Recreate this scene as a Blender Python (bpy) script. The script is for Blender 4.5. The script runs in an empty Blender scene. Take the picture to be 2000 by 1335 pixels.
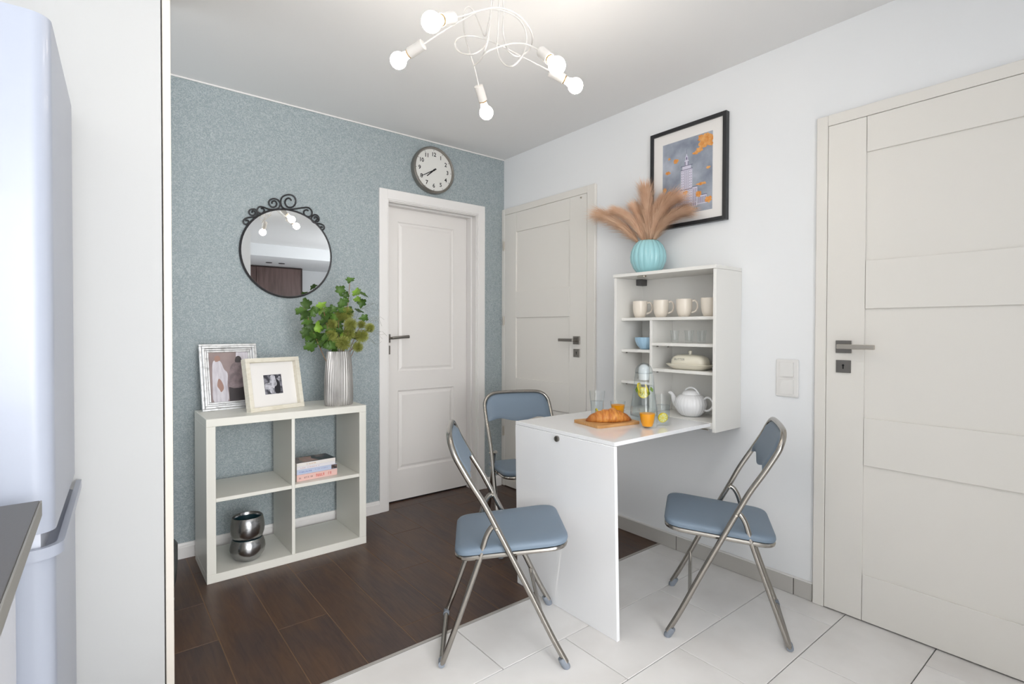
import bpy, bmesh, math, random
from mathutils import Vector, Matrix
random.seed(7)
PI = math.pi
S = bpy.context.scene
C = S.collection

# ------------------------------------------------------------------ camera
CAMP = Vector((-2.4417, -3.2171, 1.1869))
yaw, pit, rol = math.radians(50.6848), math.radians(-0.7893), math.radians(0.151)
fw = Vector((math.cos(yaw)*math.cos(pit), math.sin(yaw)*math.cos(pit), math.sin(pit)))
rt = fw.cross(Vector((0, 0, 1))).normalized(); up = rt.cross(fw)
r2 = rt*math.cos(rol)+up*math.sin(rol); u2 = up*math.cos(rol)-rt*math.sin(rol)
cd = bpy.data.cameras.new('camera'); cam = bpy.data.objects.new('camera', cd); C.objects.link(cam)
cam.matrix_world = Matrix(((r2.x, u2.x, -fw.x, CAMP.x), (r2.y, u2.y, -fw.y, CAMP.y), (r2.z, u2.z, -fw.z, CAMP.z), (0, 0, 0, 1)))
cd.sensor_width = 36; cd.lens = 1026.37*36/2000
cd.shift_x = (1000-1021.76)/2000; cd.shift_y = (657.84-667.5)/2000
cd.clip_start = 0.02
S.camera = cam

# ------------------------------------------------------------------ world, light, exposure
w = bpy.data.worlds.new('world'); S.world = w; w.use_nodes = True
w.node_tree.nodes['Background'].inputs[0].default_value = (0.8, 0.88, 1, 1)
w.node_tree.nodes['Background'].inputs[1].default_value = 0.6

def area(name, loc, target, sx, sy, power, col):
    l = bpy.data.lights.new(name, 'AREA'); l.shape = 'RECTANGLE'; l.size = sx; l.size_y = sy
    l.energy = power; l.color = col
    o = bpy.data.objects.new(name, l); C.objects.link(o); o.location = loc
    o.rotation_euler = (Vector(target)-Vector(loc)).to_track_quat('-Z', 'Y').to_euler()
    return o
BULB = 50.0
area('rear_fill', (-2.15, -6.9, 1.45), (-2.0, 0, 1.2), 1.7, 1.9, 98, (0.985, 0.99, 1.0))  # added fill far behind the camera; no window is modelled there
area('kitchen_fill', (-2.15, -4.9, 1.6), (-1.0, 0, 1.0), 1.6, 1.5, 22, (1.0, 0.99, 0.975))  # unseen area fill, added to even out the light on the room
area('left_side_fill', (-3.05, -0.34, 1.6), (-0.5, -0.75, 1.5), 0.6, 1.5, 5.2, (0.95, 0.975, 1.0))  # invented side fill out of view, brightens the corner and its door
area('ceiling_uplight_fill', (-1.95, -4.3, 1.0), (-1.5, -1.2, 2.48), 1.2, 1.0, 10, (1.0, 0.99, 0.975))  # uplight added behind the camera to lift the ceiling
area('mirror_room_fill', (1.35, -4.2, 1.3), (-0.2, -6.0, 2.0), 1.2, 1.6, 45, (0.97, 0.985, 1.0))  # added out of view so the living room in the mirror is brighter
S.view_settings.view_transform = 'Standard'; S.view_settings.look = 'None'
S.view_settings.gamma = 1; S.view_settings.use_curve_mapping = False
S.view_settings.exposure = 0.0
S.cycles.transparent_max_bounces = 32

# ------------------------------------------------------------------ materials
def lin(h):
    if isinstance(h, str):
        h = [int(h[i:i+2], 16)/255 for i in (0, 2, 4)]
        return tuple(c/12.92 if c <= 0.04045 else ((c+0.055)/1.055)**2.4 for c in h)
    return tuple(h)
def mat(name, col, rough=0.5, metal=0.0, coat=0.0, spec=0.5, noise=None, bump=None, emit=None, trans=0, ior=1.45, vary=0.0, sheen=0):
    """noise=(scale, colour2, lo, hi, stretch)   bump=(scale, strength, stretch)"""
    m = bpy.data.materials.new(name); m.use_nodes = True
    nt = m.node_tree; N = nt.nodes; L = nt.links; b = N['Principled BSDF']
    I = b.inputs
    I['Base Color'].default_value = (*lin(col), 1); I['Roughness'].default_value = rough; I['Metallic'].default_value = metal
    I['Coat Weight'].default_value = coat; I['Coat Roughness'].default_value = 0.06
    I['Specular IOR Level'].default_value = spec
    I['Transmission Weight'].default_value = trans; I['IOR'].default_value = ior
    I['Sheen Weight'].default_value = sheen
    if emit: I['Emission Color'].default_value = (*lin(emit[0]), 1); I['Emission Strength'].default_value = emit[1]
    tc = N.new('ShaderNodeTexCoord'); oi = N.new('ShaderNodeObjectInfo')
    def vec(stretch):
        mp = N.new('ShaderNodeMapping'); mp.inputs['Scale'].default_value = stretch
        ad = N.new('ShaderNodeVectorMath'); ad.operation = 'MULTIPLY_ADD'
        cb = N.new('ShaderNodeCombineXYZ')
        for k in range(3): L.new(oi.outputs['Random'], cb.inputs[k])
        L.new(cb.outputs[0], ad.inputs[0]); ad.inputs[1].default_value = (13.1, 7.7, 5.3)
        L.new(tc.outputs['Object'], ad.inputs[2]); L.new(ad.outputs[0], mp.inputs[0]); return mp
    base = None
    if noise:
        sc, c2, lo, hi, st = noise
        n = N.new('ShaderNodeTexNoise'); n.inputs['Scale'].default_value = sc; n.inputs['Detail'].default_value = 5
        L.new(vec(st).outputs[0], n.inputs['Vector'])
        r = N.new('ShaderNodeValToRGB'); r.color_ramp.elements[0].position = lo; r.color_ramp.elements[1].position = hi
        r.color_ramp.elements[0].color = (*lin(col), 1); r.color_ramp.elements[1].color = (*lin(c2), 1)
        L.new(n.outputs['Fac'], r.inputs[0]); base = r.outputs[0]
    if vary:
        h = N.new('ShaderNodeHueSaturation'); mr = N.new('ShaderNodeMapRange')
        mr.inputs[3].default_value = 1-vary; mr.inputs[4].default_value = 1+vary
        L.new(oi.outputs['Random'], mr.inputs[0]); L.new(mr.outputs[0], h.inputs['Value'])
        if base: L.new(base, h.inputs['Color'])
        else: h.inputs['Color'].default_value = (*lin(col), 1)
        base = h.outputs[0]
    if base: L.new(base, I['Base Color'])
    if bump:
        sc, stg, st = bump
        n = N.new('ShaderNodeTexNoise'); n.inputs['Scale'].default_value = sc; n.inputs['Detail'].default_value = 3
        L.new(vec(st).outputs[0], n.inputs['Vector'])
        bp = N.new('ShaderNodeBump'); bp.inputs['Strength'].default_value = stg; bp.inputs['Distance'].default_value = 0.01
        L.new(n.outputs['Fac'], bp.inputs['Height']); L.new(bp.outputs[0], I['Normal'])
    return m
ONE = (1, 1, 1)
M_white = mat('white_wall_paint', 'f2f4f6', 0.75, bump=(260, 0.03, ONE))
M_ceil = mat('ceiling_paint', 'f1f1f1', 0.85, bump=(200, 0.03, ONE))
M_trim = mat('white_trim_paint', 'eceae8', 0.4)
M_doorw = mat('white_door_lacquer', 'ebe8e5', 0.38)
M_cream = mat('cream_door_laminate', 'ebe8e2', 0.42, bump=(90, 0.02, (1, 8, 0.6)))
M_gap = mat('dark_gap', '6a645c', 0.8)
M_black = mat('black_plastic', '151515', 0.5)
M_furn = mat('off_white_furniture', 'e9e8e0', 0.38, bump=(300, 0.01, ONE))
M_gloss = mat('white_gloss_board', 'f4f5f7', 0.09, coat=0.4)
M_shelfw = mat('white_shelf_board', 'efeeea', 0.35)
M_steel = mat('brushed_steel', '8f8b86', 0.32, 1.0)
M_nickel = mat('satin_nickel_light', 'c9c2b6', 0.3, 1.0)
M_chrome = mat('chair_grey_chrome', 'a5a19b', 0.2, 1.0)
M_vinyl = mat('blue_grey_vinyl', '758595', 0.48, bump=(500, 0.06, ONE))
M_rubber = mat('grey_rubber', '868d97', 0.6)
M_iron = mat('black_wrought_iron', '3a3a3c', 0.45, 0.6)
M_mirror = mat('mirror_glass', 'f2f4f4', 0.0, 1.0)
M_grout = mat('tile_grout', '5c5854', 0.9)
M_under = mat('plank_joint', '84684f', 0.8)
M_tile = mat('light_grey_tile', 'f1efed', 0.33, noise=(3.0, 'e4e1de', 0.40, 0.68, ONE), vary=0.015)
M_skirt = mat('grey_skirting_tile', 'c3c0bb', 0.4)
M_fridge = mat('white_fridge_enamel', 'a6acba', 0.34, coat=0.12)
M_worktop = mat('dark_grey_worktop', '5a5857', 0.45, bump=(300, 0.03, ONE))
M_wtedge = mat('grey_worktop_edge', '8b8983', 0.5)
M_dark = mat('dark_brown_veneer', '6b5450', 0.4, noise=(5, '54403c', 0.4, 0.7, (4, 4, 0.5)))
M_black_frame = mat('black_frame_lacquer', '2a2b2e', 0.35)
M_silverleaf = mat('worn_silver_leaf', 'd6d7d8', 0.38, 0.7, noise=(40, 'a2a2a3', 0.5, 0.75, ONE), bump=(60, 0.15, ONE))
M_silver = mat('hammered_silver', 'b9babb', 0.22, 1.0, noise=(7, '8b8c8e', 0.4, 0.7, ONE), bump=(30, 0.12, ONE))
M_teal = mat('dark_teal_enamel', '1f3a42', 0.3)
M_ribsil = mat('ribbed_silver_ceramic', 'b7b5b2', 0.42, 0.45, noise=(18, '8d8b89', 0.4, 0.7, (1, 1, 0.3)))
M_blue = mat('pale_turquoise_glaze', '9fd3da', 0.18, coat=0.4)
M_bowlb = mat('pale_blue_glaze', 'a9cde6', 0.2, coat=0.4)
M_ivory = mat('ivory_stoneware', 'efe6d9', 0.3, coat=0.2)
M_cream_c = mat('cream_ceramic', 'eee9d8', 0.22, coat=0.3)
M_china = mat('white_china', 'eff0f2', 0.15, coat=0.3)
M_bamboo = mat('bamboo_board', 'd2a16a', 0.5, noise=(12, 'bb8850', 0.4, 0.7, (1, 12, 1)))
M_juice = mat('orange_juice', 'f5a304', 0.35, emit=None)
M_lemon = mat('lemon_flesh', 'f2d71c', 0.4)
M_lemonp = mat('lemon_pale', 'eeeaa0', 0.4)
M_mint = mat('mint_leaf', '7c9a30', 0.5)
M_plastic = mat('frosted_lid_plastic', 'e4e8ea', 0.25)
M_lampw = mat('white_lamp_metal', 'cfcdca', 0.35)
M_brass = mat('brass_ring', 'c9a878', 0.3, 1.0)
M_bulb = mat('lit_bulb', 'ffffff', 0.3, emit=('fff3e4', BULB))
M_leaf = mat('ivy_leaf', '55762f', 0.5, noise=(60, '3a5926', 0.35, 0.7, ONE), vary=0.35)
M_leaf2 = mat('light_ivy_leaf', '7ba038', 0.5, vary=0.15)
M_bloom = mat('thistle_green', 'a5ab58', 0.7, noise=(25, '868c40', 0.4, 0.7, ONE), vary=0.12)
M_stem = mat('plant_stem', '8a6a48', 0.6)
M_wisp = mat('dark_wisp', '6f7158', 0.6)
M_pampas = mat('pampas_fibre', 'f0cdb0', 0.8, noise=(14, 'deb391', 0.35, 0.7, ONE), vary=0.08)
M_plate = mat('switch_plastic', 'ecebe9', 0.3)
M_paper = mat('white_paper', 'efedeb', 0.8)
M_ink = mat('black_ink', '1b1b1d', 0.7)
M_thres = mat('pale_metal_strip', 'bdb9b3', 0.35, 0.5)

def wallpaper():
    m = mat('blue_grey_wallpaper', 'a3aeb2', 0.6); nt = m.node_tree; N = nt.nodes; L = nt.links; b = N['Principled BSDF']
    tc = N.new('ShaderNodeTexCoord')
    n1 = N.new('ShaderNodeTexNoise'); n1.inputs['Scale'].default_value = 60; n1.inputs['Detail'].default_value = 1
    n1.inputs['Distortion'].default_value = 1.6
    L.new(tc.outputs['Object'], n1.inputs['Vector'])
    # vermicular ridges: distance of noise from its middle
    mth = N.new('ShaderNodeMath'); mth.operation = 'SUBTRACT'; mth.inputs[1].default_value = 0.5
    L.new(n1.outputs['Fac'], mth.inputs[0])
    ab = N.new('ShaderNodeMath'); ab.operation = 'ABSOLUTE'; L.new(mth.outputs[0], ab.inputs[0])
    r = N.new('ShaderNodeValToRGB'); r.color_ramp.elements[0].position = 0.0; r.color_ramp.elements[1].position = 0.10
    r.color_ramp.elements[0].color = (*lin('b4bdbf'), 1); r.color_ramp.elements[1].color = (*lin('96a2a6'), 1)
    L.new(ab.outputs[0], r.inputs[0]); L.new(r.outputs[0], b.inputs['Base Color'])
    bp = N.new('ShaderNodeBump'); bp.invert = True; bp.inputs['Strength'].default_value = 0.35; bp.inputs['Distance'].default_value = 0.004
    mr = N.new('ShaderNodeMapRange'); mr.inputs[2].default_value = 0.12; L.new(ab.outputs[0], mr.inputs[0])
    L.new(mr.outputs[0], bp.inputs['Height']); L.new(bp.outputs[0], b.inputs['Normal'])
    return m
M_paperwall = wallpaper()
def wood():
    m = mat('dark_oak_laminate', '4a3931', 0.38); nt = m.node_tree; N = nt.nodes; L = nt.links; b = N['Principled BSDF']
    tc = N.new('ShaderNodeTexCoord'); oi = N.new('ShaderNodeObjectInfo'); cb = N.new('ShaderNodeCombineXYZ')
    for k in range(3): L.new(oi.outputs['Random'], cb.inputs[k])
    ad = N.new('ShaderNodeVectorMath'); ad.operation = 'MULTIPLY_ADD'; ad.inputs[1].default_value = (31, 17, 11)
    L.new(cb.outputs[0], ad.inputs[0]); L.new(tc.outputs['Object'], ad.inputs[2])
    def noise(scale, st, det=6, dist=0):
        mp = N.new('ShaderNodeMapping'); mp.inputs['Scale'].default_value = st
        L.new(ad.outputs[0], mp.inputs[0])
        n = N.new('ShaderNodeTexNoise'); n.inputs['Scale'].default_value = scale; n.inputs['Detail'].default_value = det
        n.inputs['Distortion'].default_value = dist
        L.new(mp.outputs[0], n.inputs['Vector']); return n
    g = noise(16, (4, 0.35, 1), 8, 1.2); p = noise(3, (2.2, 0.8, 1), 3, 0.5)
    r = N.new('ShaderNodeValToRGB'); e = r.color_ramp.elements
    e[0].position = 0.33; e[0].color = (*lin('3b2c27'), 1); e[1].position = 0.66; e[1].color = (*lin('5c4638'), 1)
    L.new(g.outputs['Fac'], r.inputs[0])
    r2_ = N.new('ShaderNodeValToRGB'); e = r2_.color_ramp.elements
    e[0].position = 0.38; e[0].color = (*lin('463938'), 1); e[1].position = 0.64; e[1].color = (*lin('604532'), 1)
    L.new(p.outputs['Fac'], r2_.inputs[0])
    mx = N.new('ShaderNodeMix'); mx.data_type = 'RGBA'; mx.inputs[0].default_value = 0.5
    L.new(r.outputs[0], mx.inputs[6]); L.new(r2_.outputs[0], mx.inputs[7])
    L.new(mx.outputs[2], b.inputs['Base Color'])
    bp = N.new('ShaderNodeBump'); bp.inputs['Strength'].default_value = 0.12; bp.inputs['Distance'].default_value = 0.004
    L.new(g.outputs['Fac'], bp.inputs['Height']); L.new(bp.outputs[0], b.inputs['Normal'])
    return m
M_wood = wood()
def thin_glass(name, tint=(0.985, 0.992, 0.992), edge=(0.84, 0.87, 0.88)):
    m = bpy.data.materials.new(name); m.use_nodes = True; nt = m.node_tree; N = nt.nodes; L = nt.links
    N.remove(N['Principled BSDF']); out = N['Material Output']
    lw = N.new('ShaderNodeLayerWeight'); lw.inputs['Blend'].default_value = 0.35
    pw = N.new('ShaderNodeMath'); pw.operation = 'POWER'; pw.inputs[1].default_value = 3; L.new(lw.outputs['Facing'], pw.inputs[0])
    cm = N.new('ShaderNodeMix'); cm.data_type = 'RGBA'; cm.inputs[6].default_value = (*tint, 1); cm.inputs[7].default_value = (*edge, 1)
    L.new(pw.outputs[0], cm.inputs[0])
    tr = N.new('ShaderNodeBsdfTransparent'); L.new(cm.outputs[2], tr.inputs[0])
    gl = N.new('ShaderNodeBsdfGlossy'); gl.inputs['Roughness'].default_value = 0.02
    fr = N.new('ShaderNodeFresnel'); fr.inputs[0].default_value = 1.45
    ge = N.new('ShaderNodeNewGeometry'); sb = N.new('ShaderNodeMath'); sb.operation = 'SUBTRACT'; sb.inputs[0].default_value = 1; L.new(ge.outputs['Backfacing'], sb.inputs[1])
    mu = N.new('ShaderNodeMath'); mu.operation = 'MULTIPLY'; L.new(fr.outputs[0], mu.inputs[0]); L.new(sb.outputs[0], mu.inputs[1])
    mx = N.new('ShaderNodeMixShader'); L.new(mu.outputs[0], mx.inputs[0]); L.new(tr.outputs[0], mx.inputs[1]); L.new(gl.outputs[0], mx.inputs[2])
    L.new(mx.outputs[0], out.inputs[0]); return m
M_glass = thin_glass('clear_glass')
M_water = thin_glass('water', (0.955, 0.98, 0.99), (0.84, 0.91, 0.95))
M_jug = thin_glass('jug_glass', (0.98, 0.99, 0.99), (0.78, 0.83, 0.86))

# ------------------------------------------------------------------ geometry helpers
class G:
    def __init__(s): s.v = []; s.f = []
    def add(s, v, f):
        o = len(s.v); s.v += [tuple(p) for p in v]; s.f += [tuple(i+o for i in q) for q in f]; return s
    def box(s, x0, x1, y0, y1, z0, z1, bev=0.0, mtx=None):
        bm = bmesh.new(); bmesh.ops.create_cube(bm, size=1)
        for v in bm.verts:
            v.co = Vector(((x0+x1)/2+v.co.x*(x1-x0), (y0+y1)/2+v.co.y*(y1-y0), (z0+z1)/2+v.co.z*(z1-z0)))
        if bev: bmesh.ops.bevel(bm, geom=bm.edges[:], offset=bev, segments=2 if bev > 0.004 else 1, affect='EDGES', profile=0.5)
        if mtx: bmesh.ops.transform(bm, matrix=mtx, verts=bm.verts)
        bm.verts.ensure_lookup_table()
        s.add([v.co[:] for v in bm.verts], [[v.index for v in f.verts] for f in bm.faces]); bm.free(); return s
    def tube(s, pts, r, seg=10, closed=False, cap=True):
        P = [Vector(p) for p in pts]; n = len(P); R = r if isinstance(r, (list, tuple)) else [r]*n
        T = []
        for i in range(n):
            a = P[i-1] if (i > 0 or closed) else P[i]; b = P[(i+1) % n] if (i < n-1 or closed) else P[i]
            T.append((b-a).normalized())
        nrm = T[0].orthogonal().normalized(); rings = []
        for i in range(n):
            nrm = (nrm-T[i]*nrm.dot(T[i])).normalized(); bn = T[i].cross(nrm)
            rings.append([P[i]+(nrm*math.cos(2*PI*k/seg)+bn*math.sin(2*PI*k/seg))*R[i] for k in range(seg)])
        V = [p for q in rings for p in q]; F = []
        for i in range(n if closed else n-1):
            a = i*seg; b = ((i+1) % n)*seg
            for k in range(seg): F.append((a+k, a+(k+1) % seg, b+(k+1) % seg, b+k))
        if cap and not closed: F += [tuple(range(seg-1, -1, -1)), tuple((n-1)*seg+k for k in range(seg))]
        return s.add(V, F)
    def lathe(s, prof, seg=32, c=(0, 0, 0), fn=None, sx=1, sy=1, cap=True):
        """prof=[(r,z)...]; fn(angle, r, z) -> r"""
        V = []; F = []; n = len(prof)
        for (r, z) in prof:
            for k in range(seg):
                a = 2*PI*k/seg; rr = fn(a, r, z) if fn else r
                V.append((c[0]+rr*math.cos(a)*sx, c[1]+rr*math.sin(a)*sy, c[2]+z))
        for i in range(n-1):
            for k in range(seg): F.append((i*seg+k, i*seg+(k+1) % seg, (i+1)*seg+(k+1) % seg, (i+1)*seg+k))
        if cap:
            F.append(tuple(range(seg-1, -1, -1))); F.append(tuple((n-1)*seg+k for k in range(seg)))
        return s.add(V, F)
    def prism(s, pts, d, org=(0, 0, 0), u=(1, 0, 0), v=(0, 0, 1)):
        u = Vector(u); v = Vector(v); nn = u.cross(v); o = Vector(org); n = len(pts)
        A = [o+u*p[0]+v*p[1] for p in pts]; B = [p+nn*d for p in A]
        F = [tuple(range(n-1, -1, -1)), tuple(range(n, 2*n))]+[(i, (i+1) % n, n+(i+1) % n, n+i) for i in range(n)]
        return s.add(A+B, F)
    def xf(s, m): s.v = [tuple(m @ Vector(p)) for p in s.v]; return s

def build(name, g, m, parent=None, loc=None, smooth=35, rotz=0, label=None):
    me = bpy.data.meshes.new(name); me.from_pydata(g.v, [], g.f); me.update()
    bm = bmesh.new(); bm.from_mesh(me); bmesh.ops.recalc_face_normals(bm, faces=bm.faces); bm.to_mesh(me); bm.free()
    if smooth:
        me.shade_smooth(); me.set_sharp_from_angle(angle=math.radians(smooth))
    me.materials.append(m)
    o = bpy.data.objects.new(name, me); C.objects.link(o)
    if parent: o.parent = parent
    if loc: o.location = loc
    if rotz: o.rotation_euler = (0, 0, rotz)
    if label: o['label'] = label
    return o
def thing(name, label, cat, loc=(0, 0, 0), rotz=0, group=None):
    o = bpy.data.objects.new(name, None); C.objects.link(o); o.empty_display_size = 0.05
    o.location = loc; o.rotation_euler = (0, 0, rotz); o['label'] = label; o['category'] = cat
    if group: o['group'] = group
    return o
def tag(o, label, cat, group=None):
    o['label'] = label; o['category'] = cat
    if group: o['group'] = group
    return o
def struct(name, g, m, smooth=35):
    o = build(name, g, m, smooth=smooth); o['kind'] = 'structure'; return o
def sroot(name, loc):
    o = bpy.data.objects.new(name, None); C.objects.link(o); o.location = loc; o['kind'] = 'structure'; return o
def dup(root, loc, rotz=0.0, label=None):
    r = root.copy(); C.objects.link(r); r.location = loc; r.rotation_euler = (0, 0, rotz)
    if label: r['label'] = label
    for ch in list(root.children):
        c = ch.copy(); C.objects.link(c); c.parent = r
        for g2 in ch.children:
            d = g2.copy(); C.objects.link(d); d.parent = c
    return r
def smooth_path(pts, sub=6):
    P = [Vector(p) for p in pts]; out = []
    for i in range(len(P)-1):
        p0 = P[max(i-1, 0)]; p1 = P[i]; p2 = P[i+1]; p3 = P[min(i+2, len(P)-1)]
        for k in range(sub):
            t = k/sub
            out.append(0.5*((2*p1)+(-p0+p2)*t+(2*p0-5*p1+4*p2-p3)*t*t+(-p0+3*p1-3*p2+p3)*t**3))
    out.append(P[-1]); return out
def text_mesh(txt, size, fontspace=1.0, bold=0.0):
    cu = bpy.data.curves.new('lettering', 'FONT'); cu.body = txt; cu.size = size; cu.align_x = 'CENTER'; cu.align_y = 'CENTER'
    cu.space_character = fontspace; cu.offset = bold; cu.resolution_u = 3
    o = bpy.data.objects.new('lettering', cu); C.objects.link(o)
    dg = bpy.context.evaluated_depsgraph_get(); me = bpy.data.meshes.new_from_object(o.evaluated_get(dg))
    g = G(); g.add([v.co[:] for v in me.vertices], [tuple(p.vertices) for p in me.polygons])
    bpy.data.objects.remove(o); bpy.data.curves.remove(cu); bpy.data.meshes.remove(me); return g
def place(g, org, u, v):
    u = Vector(u).normalized(); v = Vector(v).normalized(); n = u.cross(v); o = Vector(org)
    g.v = [tuple(o+u*p[0]+v*p[1]+n*p[2]) for p in g.v]; return g
def rrect(w, h, r, n=5):
    o = []
    for cx, cy, a0 in ((w-r, h-r, 0), (-w+r, h-r, 90), (-w+r, -h+r, 180), (w-r, -h+r, 270)):
        for k in range(n+1):
            a = math.radians(a0+90*k/n); o.append((cx+r*math.cos(a), cy+r*math.sin(a)))
    return o

H = 2.482
# ------------------------------------------------------------------ room shell
wb = sroot('wall_back', (0, 0, 0))
g = G().box(-3.1, -0.956, 0, 0.2, 0, H).box(-0.244, 0.1, 0, 0.2, 0, H).box(-0.956, -0.244, 0, 0.2, 2.034, H)
o = build('wallpaper_surface', g, M_paperwall, wb, smooth=0)
struct('wall_right', G().box(0, 0.15, -3.4, 0.0, 0, H), M_white, 0)
struct('wall_left', G().box(-3.25, -3.1, -7.2, 0.2, 0, H), M_white, 0)
struct('wall_stub', G().box(-1.25, -1.03, -3.65, -3.5, 0, H), M_white, 0)
struct('wall_rear', G().box(-3.25, -1.18, -7.35, -7.2, 0, H), M_white, 0)
struct('wall_partition', G().box(-1.18, -1.03, -7.2, -3.65, 0, H), M_white, 0)
struct('wall_far', G().box(-1.18, 1.65, -7.35, -7.2, 0, H), M_white, 0)
struct('wall_living', G().box(1.5, 1.65, -7.2, -3.25, 0, H), M_white, 0)
struct('wall_nook', G().box(0.15, 1.5, -3.4, -3.25, 0, H), M_white, 0)
struct('ceiling', G().box(-3.25, 1.65, -7.35, 0.2, H, H+0.1), M_ceil, 0)
struct('ceiling_soffit', G().box(-1.03, 1.5, -7.2, -5.5, 2.30, H-0.001), M_white, 0)
# laminate floor: slab with planks laid as pieces
fl = sroot('floor', (0, 0, 0))
build('floor_base', G().box(-3.25, 1.65, -7.35, 0.2, -0.15, -0.008), M_grout, fl, smooth=0)
build('plank_underlay', G().box(-3.1, 0, -1.44, 0.2, -0.008, -0.0009), M_under, fl, smooth=0)
PW = 0.1928; xk = -1.883
cols = []
x0 = xk-PW*6
planks = {}
joints = {-2: [-0.35, -1.2], -1: [-0.594, -0.94], 0: [-0.25], 1: [-1.014], 2: [-0.55], 3: [-0.16, -1.3], 4: [-0.84], 5: [-0.4], 6: [-1.1], 7: [-0.62], 8: [-0.2], 9: [-0.9]}
for k in range(-7, 11):
    xa = xk+PW*(k-1); xb = xa+PW
    xa = max(xa, -3.1); xb = min(xb, 0.0)
    if xb-xa < 0.01: continue
    js = [0.0]+sorted(joints.get(k, [-0.3-0.13*(k % 7)]), reverse=True)+[-1.4385]
    for j in range(len(js)-1):
        ya, yb = js[j+1], js[j]
        key = (round(xb-xa, 3), round(yb-ya, 3))
        e = 0.0009
        gg = G().box(-(xb-xa)/2+e, (xb-xa)/2-e, -(yb-ya)/2+e, (yb-ya)/2-e, -0.0045, 0, 0.0012)
        build('plank', gg, M_wood, fl, loc=((xa+xb)/2, (ya+yb)/2, 0), smooth=0)
# threshold under door 1
build('plank', G().box(-0.956, -0.244, 0.001, 0.2, -0.0045, 0), M_wood, fl, smooth=0)
struct('trim_1', G().box(-3.1, -0.001, -1.4525, -1.4395, -0.006, 0.0012, 0.0008), M_thres, 0)
rows = [-1.4535, -1.7645, -2.0755, -2.384, -2.690, -2.998, -3.306, -3.6, -7.2]
jx = [[-0.118, -0.727, -1.337, -1.94, -2.545], [-0.4425, -1.0405, -1.643, -2.245, -2.848], [-0.150, -0.7525, -1.355, -1.957, -2.56],
      [-0.456, -1.058, -1.66, -2.263, -2.866], [-0.160, -0.762, -1.364, -1.966, -2.57], [-0.46, -1.06, -1.66, -2.263, -2.866], [-0.16, -0.76, -1.36, -1.966, -2.57], [-1.03]]
tm = {}
for i in range(len(rows)-1):
    ya, yb = rows[i+1], rows[i]; xs = [0.0]+jx[i]+[-3.1]
    for j in range(len(xs)-1):
        xa, xb = xs[j+1], xs[j]; e = 0.0016
        gg = G().box(-(xb-xa)/2+e, (xb-xa)/2-e, -(yb-ya)/2+e, (yb-ya)/2-e, -0.007, 0, 0.0012)
        build('tile', gg, M_tile, fl, loc=((xa+xb)/2, (ya+yb)/2, 0), smooth=0)
build('living_room_flooring', G().box(0.0, 1.5, -7.2, -3.4, -0.008, 0), M_wood, fl, smooth=0)
# skirting along the blue wall (moulded) and tile skirting along the white wall
def skirt_prof(): return [(0, 0), (0.016, 0), (0.016, 0.058), (0.012, 0.063), (0.012, 0.068), (0.008, 0.078), (0, 0.078)]
def skirt(name, xa, xb):
    g = G(); P = skirt_prof(); A = [(xa, -p[0], p[1]) for p in P]; B = [(xb, -p[0], p[1]) for p in P]; n = len(P)
    g.add(A+B, [tuple(range(n)), tuple(range(2*n-1, n-1, -1))]+[(i, (i+1) % n, n+(i+1) % n, n+i) for i in range(n)])
    return struct(name, g, M_trim, 25)
skirt('baseboard_back', -3.1, -1.013); skirt('baseboard_corner', -0.186, -0.03)
br = sroot('baseboard_right', (0, 0, 0))
for a, b in ((-1.557, -0.966), (-2.171, -1.559), (-2.252, -2.173)):
    build('tile', G().box(-0.012, -0.0005, a+0.001, b-0.001, 0.001, 0.074, 0.001), M_skirt, br, smooth=0)
build('joint_filler', G().box(-0.010, -0.0002, -2.252, -0.966, 0.0, 0.073), M_grout, br, smooth=0)
build('cap_strip', G().box(-0.011, -0.0002, -2.252, -0.966, 0.0742, 0.081, 0.001), M_trim, br, smooth=0)
struct('trim_2', G().box(-3.1, -0.001, -0.006, -0.0005, H-0.008, H-0.0005), M_trim, 0)

# ------------------------------------------------------------------ door handles
def lever(parent, s, ly, dz=0.0, mt=None, long_mat=None):
    """built in a local frame: X along the wall, -Y out of the wall.  s=+1: lever points to +X"""
    pass

# door_1: recessed two panel door in the blue wall
d = sroot('door_1', (-0.6, 0, 0))
def L1(g): g.v = [(x+0.6, y, z) for x, y, z in g.v]; return g
g = G()
g.box(-1.013, -0.956, -0.015, -0.0005, 0, 2.098, 0.002).box(-0.244, -0.186, -0.015, -0.0005, 0, 2.098, 0.002).box(-0.9565, -0.2435, -0.015, -0.0005, 2.034, 2.098, 0.002)
build('architrave', L1(g), M_trim, d)
g = G()
g.box(-0.956, -0.949, -0.010, 0.199, 0, 2.0345).box(-0.251, -0.244, -0.010, 0.199, 0, 2.0345).box(-0.949, -0.251, -0.010, 0.199, 2.0275, 2.0345)
g.box(-0.949, -0.935, 0.06, 0.117, 0, 2.0275, 0.001).box(-0.263, -0.251, 0.06, 0.117, 0, 2.0275, 0.001).box(-0.935, -0.263, 0.06, 0.117, 2.016, 2.0275, 0.001)
g.box(-0.949, -0.943, 0.0, 0.02, 0, 2.0275, 0.001).box(-0.257, -0.251, 0.0, 0.02, 0, 2.0275, 0.001).box(-0.943, -0.257, 0.0, 0.02, 2.0215, 2.0275, 0.001)
build('jamb', L1(g), M_trim, d)
Y0 = 0.12
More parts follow.
